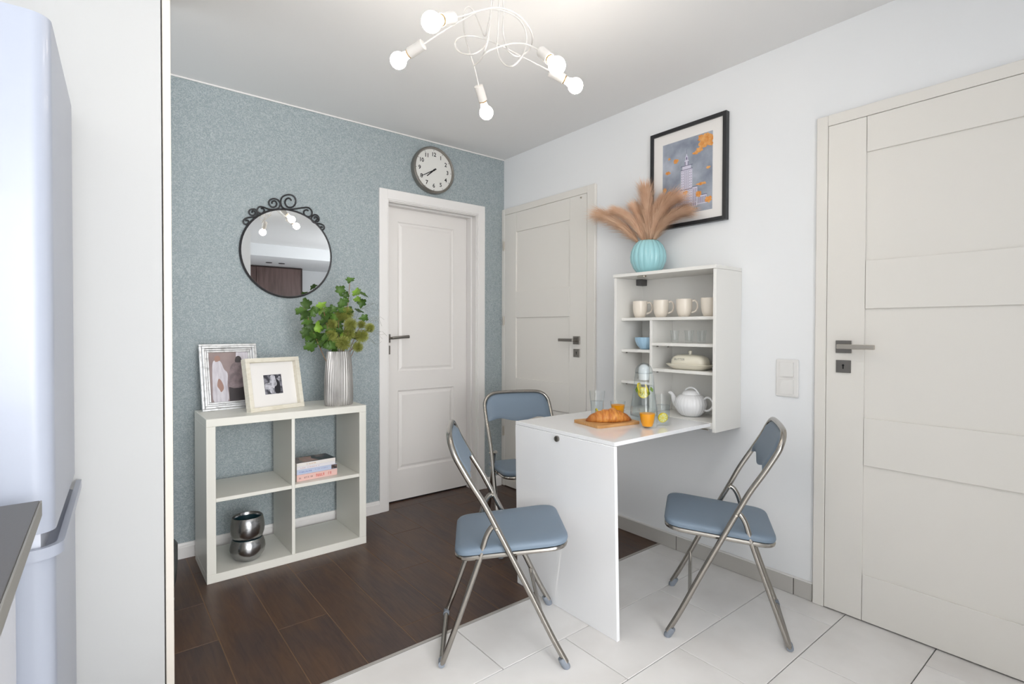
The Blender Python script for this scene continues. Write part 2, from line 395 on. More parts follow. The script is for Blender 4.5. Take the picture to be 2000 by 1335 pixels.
def panel_door(xa, xb, zt, wins):
    """flat leaf face at Y0 with moulded recess round raised fields"""
    g = G(); xs = sorted({xa, xb}|{w_[0] for w_ in wins}|{w_[1] for w_ in wins}); zs = sorted({0.010, zt}|{w_[2] for w_ in wins}|{w_[3] for w_ in wins})
    for i in range(len(xs)-1):
        for j in range(len(zs)-1):
            if any(abs(xs[i]-w_[0]) < 1e-6 and abs(xs[i+1]-w_[1]) < 1e-6 and abs(zs[j]-w_[2]) < 1e-6 and abs(zs[j+1]-w_[3]) < 1e-6 for w_ in wins): continue
            g.add([(xs[i], Y0, zs[j]), (xs[i+1], Y0, zs[j]), (xs[i+1], Y0, zs[j+1]), (xs[i], Y0, zs[j+1])], [(0, 1, 2, 3)])
    g.add([(xa, Y0, 0.01), (xb, Y0, 0.01), (xb, Y0, zt), (xa, Y0, zt), (xa, Y0+0.04, 0.01), (xb, Y0+0.04, 0.01), (xb, Y0+0.04, zt), (xa, Y0+0.04, zt)],
          [(0, 1, 5, 4), (1, 2, 6, 5), (2, 3, 7, 6), (3, 0, 4, 7), (7, 6, 5, 4)])
    return g
wins = [(-0.826, -0.370, 0.892, 1.928), (-0.826, -0.370, 0.213, 0.770)]
build('leaf', L1(panel_door(-0.947, -0.253, 2.0265, wins)), M_doorw, d, smooth=0)
for (xa, xb, za, zb) in wins:
    g = G(); prof = [(0, 0), (0.004, 0.0), (0.009, 0.007), (0.014, 0.009), (0.020, 0.009), (0.036, 0.003), (0.040, 0.003)]
    V = []; F = []
    for (ins, dep) in prof: V += [(xa+ins, Y0+dep, za+ins), (xb-ins, Y0+dep, za+ins), (xb-ins, Y0+dep, zb-ins), (xa+ins, Y0+dep, zb-ins)]
    for i in range(len(prof)-1):
        for k in range(4): F.append((i*4+k, i*4+(k+1) % 4, (i+1)*4+(k+1) % 4, (i+1)*4+k))
    n = (len(prof)-1)*4; F.append((n, n+1, n+2, n+3)); g.add(V, F)
    build('panel', L1(g), M_doorw, d, smooth=0)
h = build('door_handle', L1(G().box(-0.906, -0.880, 0.108, 0.1195, 1.098, 1.155, 0.001)), M_steel, d)
build('lever', L1(G().tube([(-0.893, 0.112, 1.128), (-0.893, 0.075, 1.128), (-0.885, 0.068, 1.129), (-0.86, 0.066, 1.131), (-0.80, 0.064, 1.136), (-0.765, 0.064, 1.138)], [0.008, 0.008, 0.009, 0.0095, 0.010, 0.011], 12)), M_steel, h)
build('keyhole_plate', L1(G().box(-0.906, -0.880, 0.112, 0.1195, 1.018, 1.077, 0.001)), M_steel, d)
build('door_gap', L1(G().box(-0.947, -0.253, 0.125, 0.16, 0.0005, 0.0095)), M_black, d)

# doors in the white wall: flush, with recessed panels between flat rails.  local frame = world
def wall_door(name, y_near, y_far, yf0, yf1, hinge_far, stile_near, stile_far, lever_dir, hy, long_mat):
    """y_near/far leaf edges (y_near > y_far);  yf0/yf1 outer frame edges"""
    d = sroot(name, (0, (y_near+y_far)/2, 0)); cy = (y_near+y_far)/2
    def LL(g): g.v = [(x, y-cy, z) for x, y, z in g.v]; return g
    XF = -0.022
    g = G().box(-0.022, -0.0005, yf1, y_far-0.002, 0, 2.0985, 0.003).box(-0.022, -0.0005, y_near+0.002, yf0, 0, 2.0985, 0.003).box(-0.022, -0.0005, y_far-0.0015, y_near+0.0015, 2.0525, 2.0985, 0.002)
    build('frame', LL(g), M_cream, d)
    build('door_gap', LL(G().box(-0.010, -0.0006, y_far-0.003, y_near+0.003, 0.0008, 2.0545)), M_gap, d, smooth=0)
    ys0 = y_near-stile_near; ys1 = y_far+stile_far
    build('stile', LL(G().box(XF, -0.0112, ys0+0.0008, y_near-0.0005, 0.006, 2.0505, 0.0012)), M_cream, d)
    build('stile', LL(G().box(XF, -0.0112, y_far+0.0005, ys1-0.0008, 0.006, 2.0505, 0.0012)), M_cream, d)
    for za, zb in ((1.908, 2.0505), (1.276, 1.470), (0.640, 0.833), (0.006, 0.194)):
        build('rail', LL(G().box(XF+0.0006, -0.0112, ys1+0.0008, ys0-0.0008, za, zb, 0.0012)), M_cream, d)
    for za, zb in ((1.470, 1.908), (0.833, 1.276), (0.194, 0.640)):
        build('panel', LL(G().box(-0.0125, -0.0108, ys1-0.004, ys0+0.004, za-0.004, zb+0.004)), M_cream, d, smooth=0)
    # handle
    h = build('door_handle', LL(G().box(-0.031, -0.0222, hy-0.029, hy+0.029, 1.094, 1.146, 0.0012)), M_steel, d)
    yd = lever_dir
    lv = G().tube([(-0.028, hy, 1.121), (-0.062, hy, 1.121)], 0.009, 12)
    lv.box(-0.076, -0.062, min(hy-0.01*yd, hy+0.125*yd), max(hy-0.01*yd, hy+0.125*yd), 1.112, 1.131, 0.002)
    build('lever', LL(lv), long_mat, h)
    kp = build('keyhole_plate', LL(G().box(-0.029, -0.0222, hy-0.028, hy+0.028, 1.012, 1.064, 0.0012)), M_steel, d)
    kg = G().tube([(-0.0292, hy, 1.043), (-0.0298, hy, 1.043)], 0.0045, 12); kg.box(-0.0298, -0.0292, hy-0.0025, hy+0.0025, 1.028, 1.043)
    build('keyhole', LL(kg), M_black, kp)
    return d, LL
d2_, LL2 = wall_door('door_2', -0.040, -0.893, -0.0008, -0.963, False, 0.137, 0.153, +1, -0.812, M_steel)
for z in (1.82, 1.255, 0.42):
    build('hinge', LL2(G().tube([(-0.029, -0.036, z-0.035), (-0.029, -0.036, z+0.035)], 0.006, 8)), M_nickel, d2_)
build('screw_cover', LL2(G().tube([(-0.0222, -0.845, 2.032), (-0.027, -0.845, 2.032)], 0.006, 10)), M_nickel, d2_)
wall_door('door_3', -2.303, -3.155, -2.256, -3.202, True, 0.143, 0.143, -1, -2.371, M_nickel)

# ------------------------------------------------------------------ light switch
t = thing('light_switch', 'white double light switch on white wall beside right cream door', 'light switch', (-0.0005, -2.134, 0.971))
build('frame', G().box(-0.009, 0, -0.0495, 0.0495, -0.085, 0.085, 0.003), M_plate, t)
for z in (0.0395, -0.0395):
    build('rocker', G().prism([(-0.030, -0.032), (0.030, -0.032), (0.030, 0.032), (-0.030, 0.032)], 0.006, (-0.009, 0, z), (0, -1, 0), (0, 0, 1)).xf(Matrix.Identity(4)), M_plate, t)

# ------------------------------------------------------------------ wall cabinet with fold-down table
cb = thing('wall_cabinet', 'white wall cabinet with open shelves and fold-down table', 'cabinet', (0, -1.605, 0.714))
def LC(g): g.v = [(x, y+1.605, z-0.714) for x, y, z in g.v]; return g
B = 0.0012
build('side_panel', LC(G().box(-0.230, -0.0005, -1.318, -1.302, 0.714, 1.4715, B)), M_shelfw, cb)
build('side_panel', LC(G().box(-0.230, -0.0005, -1.912, -1.896, 0.714, 1.4715, B)), M_shelfw, cb)
build('top_panel', LC(G().box(-0.236, -0.0005, -1.9125, -1.2985, 1.472, 1.489, B)), M_shelfw, cb)
build('back_panel', LC(G().box(-0.0060, -0.0010, -1.8955, -1.3185, 0.758, 1.4715)), M_shelfw, cb, smooth=0)
build('bottom_panel', LC(G().box(-0.225, -0.0005, -1.8955, -1.3185, 0.728, 0.7575, B)), M_shelfw, cb)
build('divider', LC(G().box(-0.186, -0.0062, -1.5225, -1.507, 0.758, 1.2375, B)), M_shelfw, cb)
for (ya, yb, zt) in ((-1.8955, -1.3185, 1.2535), (-1.5068, -1.3185, 1.083), (-1.5068, -1.3185, 0.912), (-1.8955, -1.5228, 1.122), (-1.8955, -1.5228, 0.989)):
    s = build('shelf', LC(G().box(-0.187, -0.0062, ya, yb, zt-0.0155, zt, B)), M_shelfw, cb)
    if zt < 1.25:
        for yy in ((yb-0.02),) + (((yb-0.085),) if zt == 1.122 else ()):
            build('shelf_pin', LC(G().tube([(-0.165, yy, zt-0.0158), (-0.165, yy, zt-0.0225)], 0.005, 8)), M_steel, s)
build('mounting_bracket', LC(G().box(-0.062, -0.0062, -1.352, -1.3185, 1.438, 1.4715, B)), mat('bracket_grey', '565656', 0.5), cb)
build('magnet_catch', LC(G().box(-0.225, -0.205, -1.50, -1.455, 1.463, 1.4718, B)), M_nickel, cb)
tt = build('tabletop', LC(G().box(-0.905, -0.2365, -1.893, -1.286, 0.742, 0.758, B)), M_gloss, cb, label='glossy white folded-down tabletop')
build('hinge', LC(G().box(-0.2345, -0.226, -1.88, -1.80, 0.722, 0.7275, 0.001)), M_nickel, cb)
lp = G().box(-0.9065, -0.8905, -0.3035, 0.3035, 0.0, 0.741, B)
sh = Matrix.Identity(4); sh[1][2] = 0.019/0.741; lp.xf(sh); lp.v = [(x, y-1.608, z) for x, y, z in lp.v]
pl_ = build('leg_panel', LC(lp), M_gloss, cb, label='glossy white panel standing on the floor')
kn = G().tube([(-0.907, -1.5765, 0.722), (-0.915, -1.5765, 0.722)], 0.0125, 20).tube([(-0.915, -1.5765, 0.722), (-0.9165, -1.5765, 0.722)], 0.009, 20)
build('lock', LC(kn), M_steel, pl_)
build('lock_slot', LC(G().box(-0.9172, -0.9166, -1.578, -1.575, 0.715, 0.729)), M_black, pl_, smooth=0)

# ------------------------------------------------------------------ cube shelf
ks = thing('cube_shelf', 'off-white cube shelf unit with four open compartments below round mirror', 'shelf unit', (-1.655, -0.245, 0))
def LK(g): g.v = [(x+1.655, y+0.245, z) for x, y, z in g.v]; return g
KX0, KX1, KY0, KY1 = -2.040, -1.272, -0.417, -0.060
build('top_board', LK(G().box(KX0, KX1, KY0, KY1, 0.7315, 0.768, B)), M_furn, ks)
build('bottom_board', LK(G().box(KX0, KX1, KY0, KY1, 0.0, 0.040, B)), M_furn, ks)
build('side_board', LK(G().box(KX0, KX0+0.0385, KY0+0.0005, KY1, 0.0402, 0.7313, B)), M_furn, ks)
build('side_board', LK(G().box(KX1-0.0385, KX1, KY0+0.0005, KY1, 0.0402, 0.7313, B)), M_furn, ks)
build('divider', LK(G().box(-1.664, -1.648, KY0+0.002, KY1, 0.0402, 0.7313, B)), M_furn, ks)
for xa, xb in ((KX0+0.0387, -1.6642), (-1.6478, KX1-0.0387)):
    build('shelf', LK(G().box(xa, xb, KY0+0.002, KY1, 0.3755, 0.3935, B)), M_furn, ks)

# ------------------------------------------------------------------ folding chair
def arc_corner(s):
    return [(s*0.203, -0.383, 0.738), (s*0.197, -0.395, 0.765), (s*0.182, -0.404, 0.787), (s*0.160, -0.409, 0.802), (s*0.130, -0.412, 0.810), (s*0.07, -0.414, 0.813)]
def make_chair(label, loc, rotz):
    t = thing('folding_chair', label, 'chair', loc, rotz, 'grey folding chairs round the fold-down table')
    def side(s): return [(s*0.215, 0.000, 0.020), (s*0.2119, -0.050, 0.1115), (s*0.2075, -0.12, 0.2535), (s*0.203, -0.195, 0.400), (s*0.200, -0.244, 0.495), (s*0.2015, -0.288, 0.580), (s*0.204, -0.340, 0.664)]+arc_corner(s)
    path = side(1)+[(0, -0.415, 0.8135)]+side(-1)[::-1]
    build('back_frame', G().tube(smooth_path(path, 4), 0.0108, 12), M_chrome, t)
    for s in (1, -1):
        d_ = Vector((0, -0.244, 0.495)).normalized()
        p = Vector((s*0.215, 0, 0.0)); q = p+Vector((0, -0.0147, 0.0298)); 
        build('foot_cap', G().tube([(p.x, 0.003, 0.0005), (p.x, 0.002, 0.004), (q.x, q.y, q.z), (q.x, q.y-0.003, q.z+0.006)], [0.0125, 0.0142, 0.0132, 0.0122], 12), M_rubber, t)
    # rear legs with floor bar
    def rear(s): return [(s*0.1765, -0.246, 0.497), (s*0.1765, -0.262, 0.488), (s*0.1765, -0.278, 0.462), (s*0.1765, -0.290, 0.425), (s*0.1765, -0.303, 0.380), (s*0.1765, -0.350, 0.245), (s*0.1765, -0.398, 0.110), (s*0.1760, -0.428, 0.030), (s*0.170, -0.4345, 0.0135), (s*0.150, -0.436, 0.0112)]
    build('rear_leg_frame', G().tube(smooth_path(rear(1)+[(0, -0.436, 0.0112)]+rear(-1)[::-1], 4), 0.0102, 12), M_chrome, t)
    for s in (1, -1):
        build('foot_cap', G().tube([(s*0.181, -0.4355, 0.0132), (s*0.150, -0.4365, 0.0125)], [0.0118, 0.0122], 12), M_rubber, t)
        build('rivet', G().tube([(s*0.2095, -0.244, 0.495), (s*0.2135, -0.244, 0.495)], [0.006, 0.004], 10).tube([(s*0.190, -0.244, 0.495), (s*0.166, -0.244, 0.495)], 0.004, 8), M_nickel, t)
    build('crossbar', G().tube([(-0.209, -0.081, 0.163), (0.209, -0.081, 0.163)], 0.0075, 10), M_chrome, t)
    # seat pad: rounded trapezoid, slightly domed, rim tube below
    out = []
    cs = [(0.196, 0.020, 0.075), (-0.196, 0.020, 0.075), (-0.184, -0.392, 0.060), (0.184, -0.392, 0.060)]
    C4 = [Vector((a, b)) for a, b, _ in cs]
    for i in range(4):
        c = C4[i]; p = (C4[i-1]-c).normalized(); n = (C4[(i+1) % 4]-c).normalized(); r = cs[i][2]
        a = c+p*r; b = c+n*r
        for k in range(7):
            tt_ = k/6; out.append(((1-tt_)**2*a+2*tt_*(1-tt_)*c+tt_**2*b))
    zof = lambda y: 0.436+(y-0.02)*0.087
    V = []; F = []; n = len(out); cen = Vector((0, -0.186))
    for sc, dz in ((0.955, -0.013), (0.99, -0.010), (1.0, -0.002), (0.995, 0.006), (0.975, 0.011), (0.90, 0.0145), (0.6, 0.016), (0.2, 0.0165)):
        for p in out:
            q = cen+(p-cen)*sc; V.append((q.x, q.y, zof(q.y)+dz))
    for i in range(7):
        for k in range(n): F.append((i*n+k, i*n+(k+1) % n, (i+1)*n+(k+1) % n, (i+1)*n+k))
    F += [tuple(range(n-1, -1, -1)), tuple(7*n+k for k in range(n))]
    build('seat', G().add(V, F), M_vinyl, t, smooth=50)
    ring = [cen+(p-cen)*0.955 for p in out]
    build('seat_frame', G().tube([(p.x, p.y, zof(p.y)-0.0215) for p in ring], 0.0088, 8, closed=True), M_chrome, t)
    for s in (1, -1):
        build('seat_bracket', G().tube([(s*0.205, -0.197, 0.401), (s*0.180, -0.197, 0.397)], 0.0045, 8), M_chrome, t)
    # back pad
    V = []; NU, NV = 24, 8
    def yb(z): # frame profile at height z
        pts = [(0.60, -0.299), (0.664, -0.340), (0.738, -0.383), (0.765, -0.395), (0.787, -0.404), (0.802, -0.409), (0.815, -0.415)]
        for i in range(len(pts)-1):
            if z <= pts[i+1][0]: a, b = pts[i], pts[i+1]; return a[1]+(b[1]-a[1])*(z-a[0])/(b[0]-a[0])
        return pts[-1][1]
    def ztop(x):
        x = abs(x); P = [(0, 0.8105), (0.07, 0.810), (0.125, 0.807), (0.155, 0.799), (0.176, 0.785), (0.189, 0.765), (0.196, 0.738), (0.20, 0.70)]
        for i in range(len(P)-1):
            if x <= P[i+1][0]: a, b = P[i], P[i+1]; return a[1]+(b[1]-a[1])*(x-a[0])/(b[0]-a[0])
        return P[-1][1]
    def zbot(x):
        u = abs(x)/0.197
        return 0.657+0.012*math.exp(-((u-0.62)/0.25)**2)-0.008*math.exp(-(u/0.3)**2)-0.004*u**4
    for side_ in (0, 1):
        for i in range(NU+1):
            x = -0.1955+0.391*i/NU
            for j in range(NV+1):
                z = zbot(x)+(ztop(x)-zbot(x))*j/NV
                e = min(min(i, NU-i)/2.0, min(j, NV-j)/1.2, 1.0); e = math.sin(min(e, 1)*PI/2)
                y = yb(z)-0.012*(1-(x/0.1955)**2)*0.6
                y += (0.002+0.013*e) if side_ == 0 else (-0.002-0.008*e)
                V.append((x, y, z))
    F = []; K = (NU+1)*(NV+1)
    for i in range(NU):
        for j in range(NV):
            a = i*(NV+1)+j; F.append((a, a+1, a+NV+2, a+NV+1)); F.append((K+a, K+a+NV+1, K+a+NV+2, K+a+1))
    bd = [i*(NV+1) for i in range(NU+1)]+[NU*(NV+1)+j for j in range(1, NV+1)]+[i*(NV+1)+NV for i in range(NU-1, -1, -1)]+[j for j in range(NV-1, 0, -1)]
    for k in range(len(bd)):
        a, b = bd[k], bd[(k+1) % len(bd)]; F.append((a, b, K+b, K+a))
    build('backrest', G().add(V, F), M_vinyl, t, smooth=50)
    return t
ch = make_chair('grey padded folding chair in front of the glossy white panel', (-1.042, -1.719, 0), math.radians(-33.88-90))
dup(ch, (-0.542, -1.892, 0), math.radians(122.8-90), 'grey padded folding chair beside the right cream door, under the light switch')
dup(ch, (-0.607, -1.121, 0), math.radians(-110.5-90), 'grey padded folding chair behind the table, its backrest facing the white hallway doors')

# ------------------------------------------------------------------ tall cabinet, fridge, worktop at left
tc_ = thing('tall_cabinet', 'floor-to-ceiling white cabinet beside the fridge, narrow door edge showing', 'cabinet', (-2.66, -0.92, 0))
def LT(g): g.v = [(x+2.66, y+0.92, z) for x, y, z in g.v]; return g
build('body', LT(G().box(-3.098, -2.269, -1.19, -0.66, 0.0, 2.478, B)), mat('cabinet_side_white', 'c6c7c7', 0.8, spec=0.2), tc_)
build('door', LT(G().box(-2.2655, -2.2435, -1.192, -0.66, 0.01, 2.47, 0.0015)), mat('cabinet_edge_beige', 'e3dcd2', 0.5), tc_)
th = math.radians(-2.1)
fr = thing('fridge', 'glossy white fridge freezer with rounded door edge at left', 'fridge', (-2.5045, -1.787, 0), th)
def rbox(w_, dpt, z0, z1, r, n=6, rf=None):
    """x from -dpt to 0 (front at x=0), y from 0 to w_, rounded front vertical corners"""
    P = [(-dpt, 0.0)]
    for k in range(n+1): a = -PI/2+PI/2*k/n; P.append((-r+r*math.cos(a), r+r*math.sin(a)))
    for k in range(n+1): a = PI/2*k/n; P.append((-r+r*math.cos(a), w_-r+r*math.sin(a)))
    P.append((-dpt, w_)); n_ = len(P)
    V = [(p[0], p[1], z0) for p in P]+[(p[0], p[1], z1) for p in P]
    return G().add(V, [tuple(range(n_-1, -1, -1)), tuple(range(n_, 2*n_))]+[(i, (i+1) % n_, n_+(i+1) % n_, n_+i) for i in range(n_)])
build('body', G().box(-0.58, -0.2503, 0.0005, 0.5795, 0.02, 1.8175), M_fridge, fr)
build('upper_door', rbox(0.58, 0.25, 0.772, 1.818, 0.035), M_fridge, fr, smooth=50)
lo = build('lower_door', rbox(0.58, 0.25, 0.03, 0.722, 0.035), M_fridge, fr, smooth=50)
def lip(z0, z1, off, n=6):
    r = 0.035; P = [(-0.22, 0.0-off)]
    for k in range(n+1): a = -PI/2+PI/2*k/n; P.append((-r+(r+off)*math.cos(a), r+(r+off)*math.sin(a)))
    P.append((0+off, 0.58)); return P
g = G(); P = lip(0, 0, 0.013); Q = lip(0, 0, 0.001); n = len(P)
V = [(p[0], p[1], z) for z in (0.722, 0.745) for p in P]+[(p[0], p[1], z) for z in (0.722, 0.745) for p in Q]
F = []
for i in range(n-1):
    F += [(i, i+1, n+i+1, n+i), (2*n+i, 3*n+i, 3*n+i+1, 2*n+i+1), (n+i, n+i+1, 3*n+i+1, 3*n+i), (i, 2*n+i, 2*n+i+1, i+1)]
F += [(0, n, 3*n, 2*n), (n-1, 3*n-1, 4*n-1, 2*n-1)]
build('handle_lip', g.add(V, F), M_fridge, lo, smooth=50)
build('recess', G().box(-0.2495, -0.022, 0.006, 0.574, 0.7225, 0.7715), mat('recess_grey', 'd5d9e4', 0.4), fr, smooth=0)
build('body_foot', G().box(-0.5, -0.1, 0.05, 0.53, 0.0, 0.02), M_black, fr)
bc = thing('base_cabinet', 'cream kitchen base cabinet below the dark worktop', 'cabinet', (-2.82, -2.66, 0))
build('carcass', G().box(-0.278, 0.245, -0.80, 0.78, 0.0, 0.831, B), M_furn, bc)
build('door', G().box(0.247, 0.265, 0.18, 0.778, 0.10, 0.828, B), mat('cream_gloss_front', 'e4ded6', 0.15, coat=0.3), bc)
build('door', G().box(0.247, 0.265, -0.42, 0.177, 0.10, 0.828, B), mat('cream_gloss_front_b', 'e4ded6', 0.15, coat=0.3), bc)
wt = thing('worktop', 'dark grey kitchen worktop with lighter grey front edge', 'worktop', (-2.82, -2.66, 0.832), math.radians(-0.9))
build('board', G().box(-0.262, 0.286, -0.80, 0.792, 0.0, 0.030, 0.001), M_worktop, wt)
build('front_edge', G().box(0.2863, 0.2893, -0.80, 0.792, 0.0005, 0.0295, 0.0005), M_wtedge, wt)
bn = thing('waste_bin', 'dark grey bin with rounded base half hidden behind the tall cabinet', 'bin', (-2.262, -0.47, 0))
build('body', G().lathe([(0.070, 0.012), (0.085, 0.03), (0.098, 0.09), (0.104, 0.17), (0.104, 0.245), (0.095, 0.258), (0.0, 0.262)], 32), mat('graphite_metal', '5b6062', 0.3, 0.8), bn)
build('base_ring', G().lathe([(0.088, 0.0), (0.090, 0.003), (0.088, 0.016), (0.075, 0.018)], 32), mat('pale_ring', 'c8cccb', 0.4), bn)

# ------------------------------------------------------------------ far living room, seen in the mirror only
wd = thing('wardrobe', 'dark brown wardrobe doors reflected in the round mirror', 'wardrobe', (-0.2, -7.0, 0))
build('door', G().box(-0.80, -0.045, 0.17, 0.19, 0.02, 2.27, 0.002), M_dark, wd)
build('door', G().box(-0.04, 0.70, 0.17, 0.19, 0.02, 2.27, 0.002), M_dark, wd)
build('carcass', G().box(-0.80, 0.735, -0.197, 0.168, 0.0, 2.295, 0.002), mat('wardrobe_edge', '35221f', 0.5), wd)
for x in (-0.36, -0.16):
    o = build('ceiling_spot', G().lathe([(0.045, 0.0), (0.05, 0.004), (0.05, 0.009)], 20), mat('spot_steel', '55555a', 0.4, 0.8), loc=(x+0.2, -6.3, 2.2905))
    tag(o, 'small dark recessed ceiling spot reflected in the mirror, '+('left' if x < -0.2 else 'right')+' of the pair', 'ceiling spot', 'recessed spots in the lowered ceiling')

# ------------------------------------------------------------------ round mirror with scrolls
MC = Vector((-1.570, 0, 1.622)); MRX, MRZ = 0.2465, 0.2505
mr_ = thing('round_mirror', 'round black wrought-iron mirror with scrollwork on blue wallpaper', 'mirror', (-1.570, 0, 1.622))
gl = [(MRX*math.cos(2*PI*k/64), MRZ*math.sin(2*PI*k/64)) for k in range(64)]
build('glass', G().prism(gl, 0.003, (0, -0.012, 0), (1, 0, 0), (0, 0, 1)), M_mirror, mr_, smooth=0)
build('backing', G().prism([(a*0.97, b*0.97) for a, b in gl], 0.010, (0, -0.0015, 0), (1, 0, 0), (0, 0, 1)), M_black, mr_, smooth=0)
build('rim', G().tube([(a, -0.013, b) for a, b in gl], 0.0060, 8, closed=True), M_iron, mr_)
SCR = [
 [(-1.549, 1.928), (-1.562, 1.941), (-1.58, 1.93), (-1.584, 1.908), (-1.571, 1.89), (-1.548, 1.891), (-1.529, 1.911), (-1.527, 1.941), (-1.543, 1.959), (-1.571, 1.959), (-1.598, 1.942), (-1.608, 1.914), (-1.601, 1.886), (-1.58, 1.876), (-1.544, 1.880), (-1.487, 1.897), (-1.454, 1.902), (-1.435, 1.884), (-1.437, 1.861), (-1.456, 1.849), (-1.478, 1.858), (-1.48, 1.877), (-1.466, 1.888), (-1.454, 1.883)],
 [(-1.654, 1.895), (-1.652, 1.908), (-1.637, 1.912), (-1.629, 1.898), (-1.637, 1.881), (-1.654, 1.876), (-1.668, 1.888), (-1.668, 1.909), (-1.648, 1.924), (-1.623, 1.921), (-1.61, 1.901), (-1.619, 1.876), (-1.643, 1.864), (-1.67, 1.862), (-1.7, 1.869), (-1.72, 1.867), (-1.73, 1.85), (-1.723, 1.836), (-1.706, 1.834), (-1.694, 1.848), (-1.7, 1.861), (-1.711, 1.859)],
 [(-1.756, 1.829), (-1.754, 1.84), (-1.741, 1.838), (-1.74, 1.826), (-1.752, 1.816), (-1.767, 1.819), (-1.772, 1.835), (-1.758, 1.849), (-1.737, 1.849), (-1.728, 1.832), (-1.738, 1.812), (-1.763, 1.804), (-1.788, 1.794), (-1.8, 1.778), (-1.795, 1.764), (-1.782, 1.763), (-1.774, 1.776), (-1.78, 1.786), (-1.79, 1.78)],
 [(-1.419, 1.841), (-1.42, 1.851), (-1.408, 1.854), (-1.403, 1.841), (-1.415, 1.828), (-1.398, 1.83), (-1.394, 1.85), (-1.406, 1.865), (-1.425, 1.863), (-1.438, 1.843), (-1.434, 1.824), (-1.415, 1.815), (-1.386, 1.816), (-1.366, 1.808), (-1.363, 1.792), (-1.376, 1.78), (-1.387, 1.788), (-1.382, 1.799), (-1.372, 1.797)]]
for s in SCR:
    build('scroll', G().tube(smooth_path([(a-MC.x, -0.014, b-MC.z) for a, b in s], 5), 0.0042, 8), M_iron, mr_)

# ------------------------------------------------------------------ wall clock
ck = thing('wall_clock', 'round silver wall clock with white dial above white panelled door', 'clock', (-0.629, 0, 2.276))
def ylathe(prof, seg=48):  # profile (r, depth out of wall)
    g = G().lathe([(r, z) for r, z in prof], seg); g.v = [(x, -z, y) for x, y, z in g.v]; return g
build('case', ylathe([(0.150, 0.001), (0.158, 0.006), (0.160, 0.030), (0.157, 0.044), (0.150, 0.050), (0.1435, 0.048), (0.1415, 0.040), (0.1415, 0.030)]), mat('brushed_silver_case', '96928c', 0.28, 0.9), ck)
build('dial', ylathe([(0.1412, 0.031), (0.1412, 0.034)]), mat('clock_dial', 'dfdfdb', 0.5), ck, smooth=0)
for k in range(1, 13):
    a = math.radians(90-30*k); r = 0.108
    g = place(text_mesh(str(k), 0.038, 0.95, 0.0008), (r*math.cos(a), -0.0343, r*math.sin(a)*0.98), (1, 0, 0), (0, 0, 1))
    build('numeral', g, M_ink, ck, smooth=0)
g = G()
for k in range(12):
    a = math.radians(30*k); ca, sa = math.cos(a), math.sin(a)
    g.prism([(-0.0011, 0.130), (0.0011, 0.130), (0.0011, 0.139), (-0.0011, 0.139)], 0.0004, (0, -0.0342, 0), (ca, 0, -sa), (sa, 0, ca))
build('minute_marks', g, M_ink, ck, smooth=0)['kind'] = 'stuff'
def hand(ang, ln, tail, wd, y):
    a = math.radians(90-ang); ca, sa = math.cos(a), math.sin(a)
    return G().prism([(-tail, -wd), (ln, -wd*0.7), (ln, wd*0.7), (-tail, wd)], 0.0012, (0, y, 0), (ca, 0, sa), (-sa, 0, ca))
build('hour_hand', hand(228, 0.072, 0.018, 0.0042, -0.0365), M_ink, ck, smooth=0)
build('minute_hand', hand(240, 0.105, 0.020, 0.0032, -0.0385), M_ink, ck, smooth=0)
build('hand_cap', ylathe([(0.006, 0.035), (0.006, 0.042)], 16), M_ink, ck)

# ------------------------------------------------------------------ framed print on the white wall
pf = thing('framed_print', 'black-framed print of a tall tower on grey sky with orange splashes', 'picture', (0, -1.6135, 2.0015))
W2, H2, FW = 0.2275, 0.2665, 0.0195
g = G()
g.box(-0.030, -0.001, -W2, -W2+FW, -H2, H2, 0.001).box(-0.030, -0.001, W2-FW, W2, -H2, H2, 0.001)
g.box(-0.030, -0.001, -W2+FW, W2-FW, -H2, -H2+FW, 0.001).box(-0.030, -0.001, -W2+FW, W2-FW, H2-FW, H2, 0.001)
build('frame', g, M_black_frame, pf)
build('mat_board', G().box(-0.020, -0.016, -W2+FW, W2-FW, -H2+FW, H2-FW), M_paper, pf, smooth=0)
def splash_mat():
    m = mat('poster_sky', '9aa2b0', 0.6); nt = m.node_tree; N = nt.nodes; L = nt.links; b = N['Principled BSDF']
    tc = N.new('ShaderNodeTexCoord')
    n1 = N.new('ShaderNodeTexNoise'); n1.inputs['Scale'].default_value = 9; n1.inputs['Detail'].default_value = 5; L.new(tc.outputs['Object'], n1.inputs['Vector'])
    r1 = N.new('ShaderNodeValToRGB'); r1.color_ramp.elements[0].position = 0.3; r1.color_ramp.elements[1].position = 0.7
    r1.color_ramp.elements[0].color = (*lin('7f8898'), 1); r1.color_ramp.elements[1].color = (*lin('b9c0cd'), 1); L.new(n1.outputs['Fac'], r1.inputs[0])
    L.new(r1.outputs[0], b.inputs['Base Color']); return m
build('print', G().box(-0.0206, -0.0202, -0.1495, 0.1495, -0.2015, 0.1925), splash_mat(), pf, smooth=0)
M_or = mat('orange_splash', 'd98a3c', 0.6, noise=(40, 'e9b06e', 0.35, 0.65, ONE))
M_lav = mat('tower_lavender_white', 'd6d4e4', 0.6); M_win = mat('tower_window_ink', '5d5a78', 0.6)
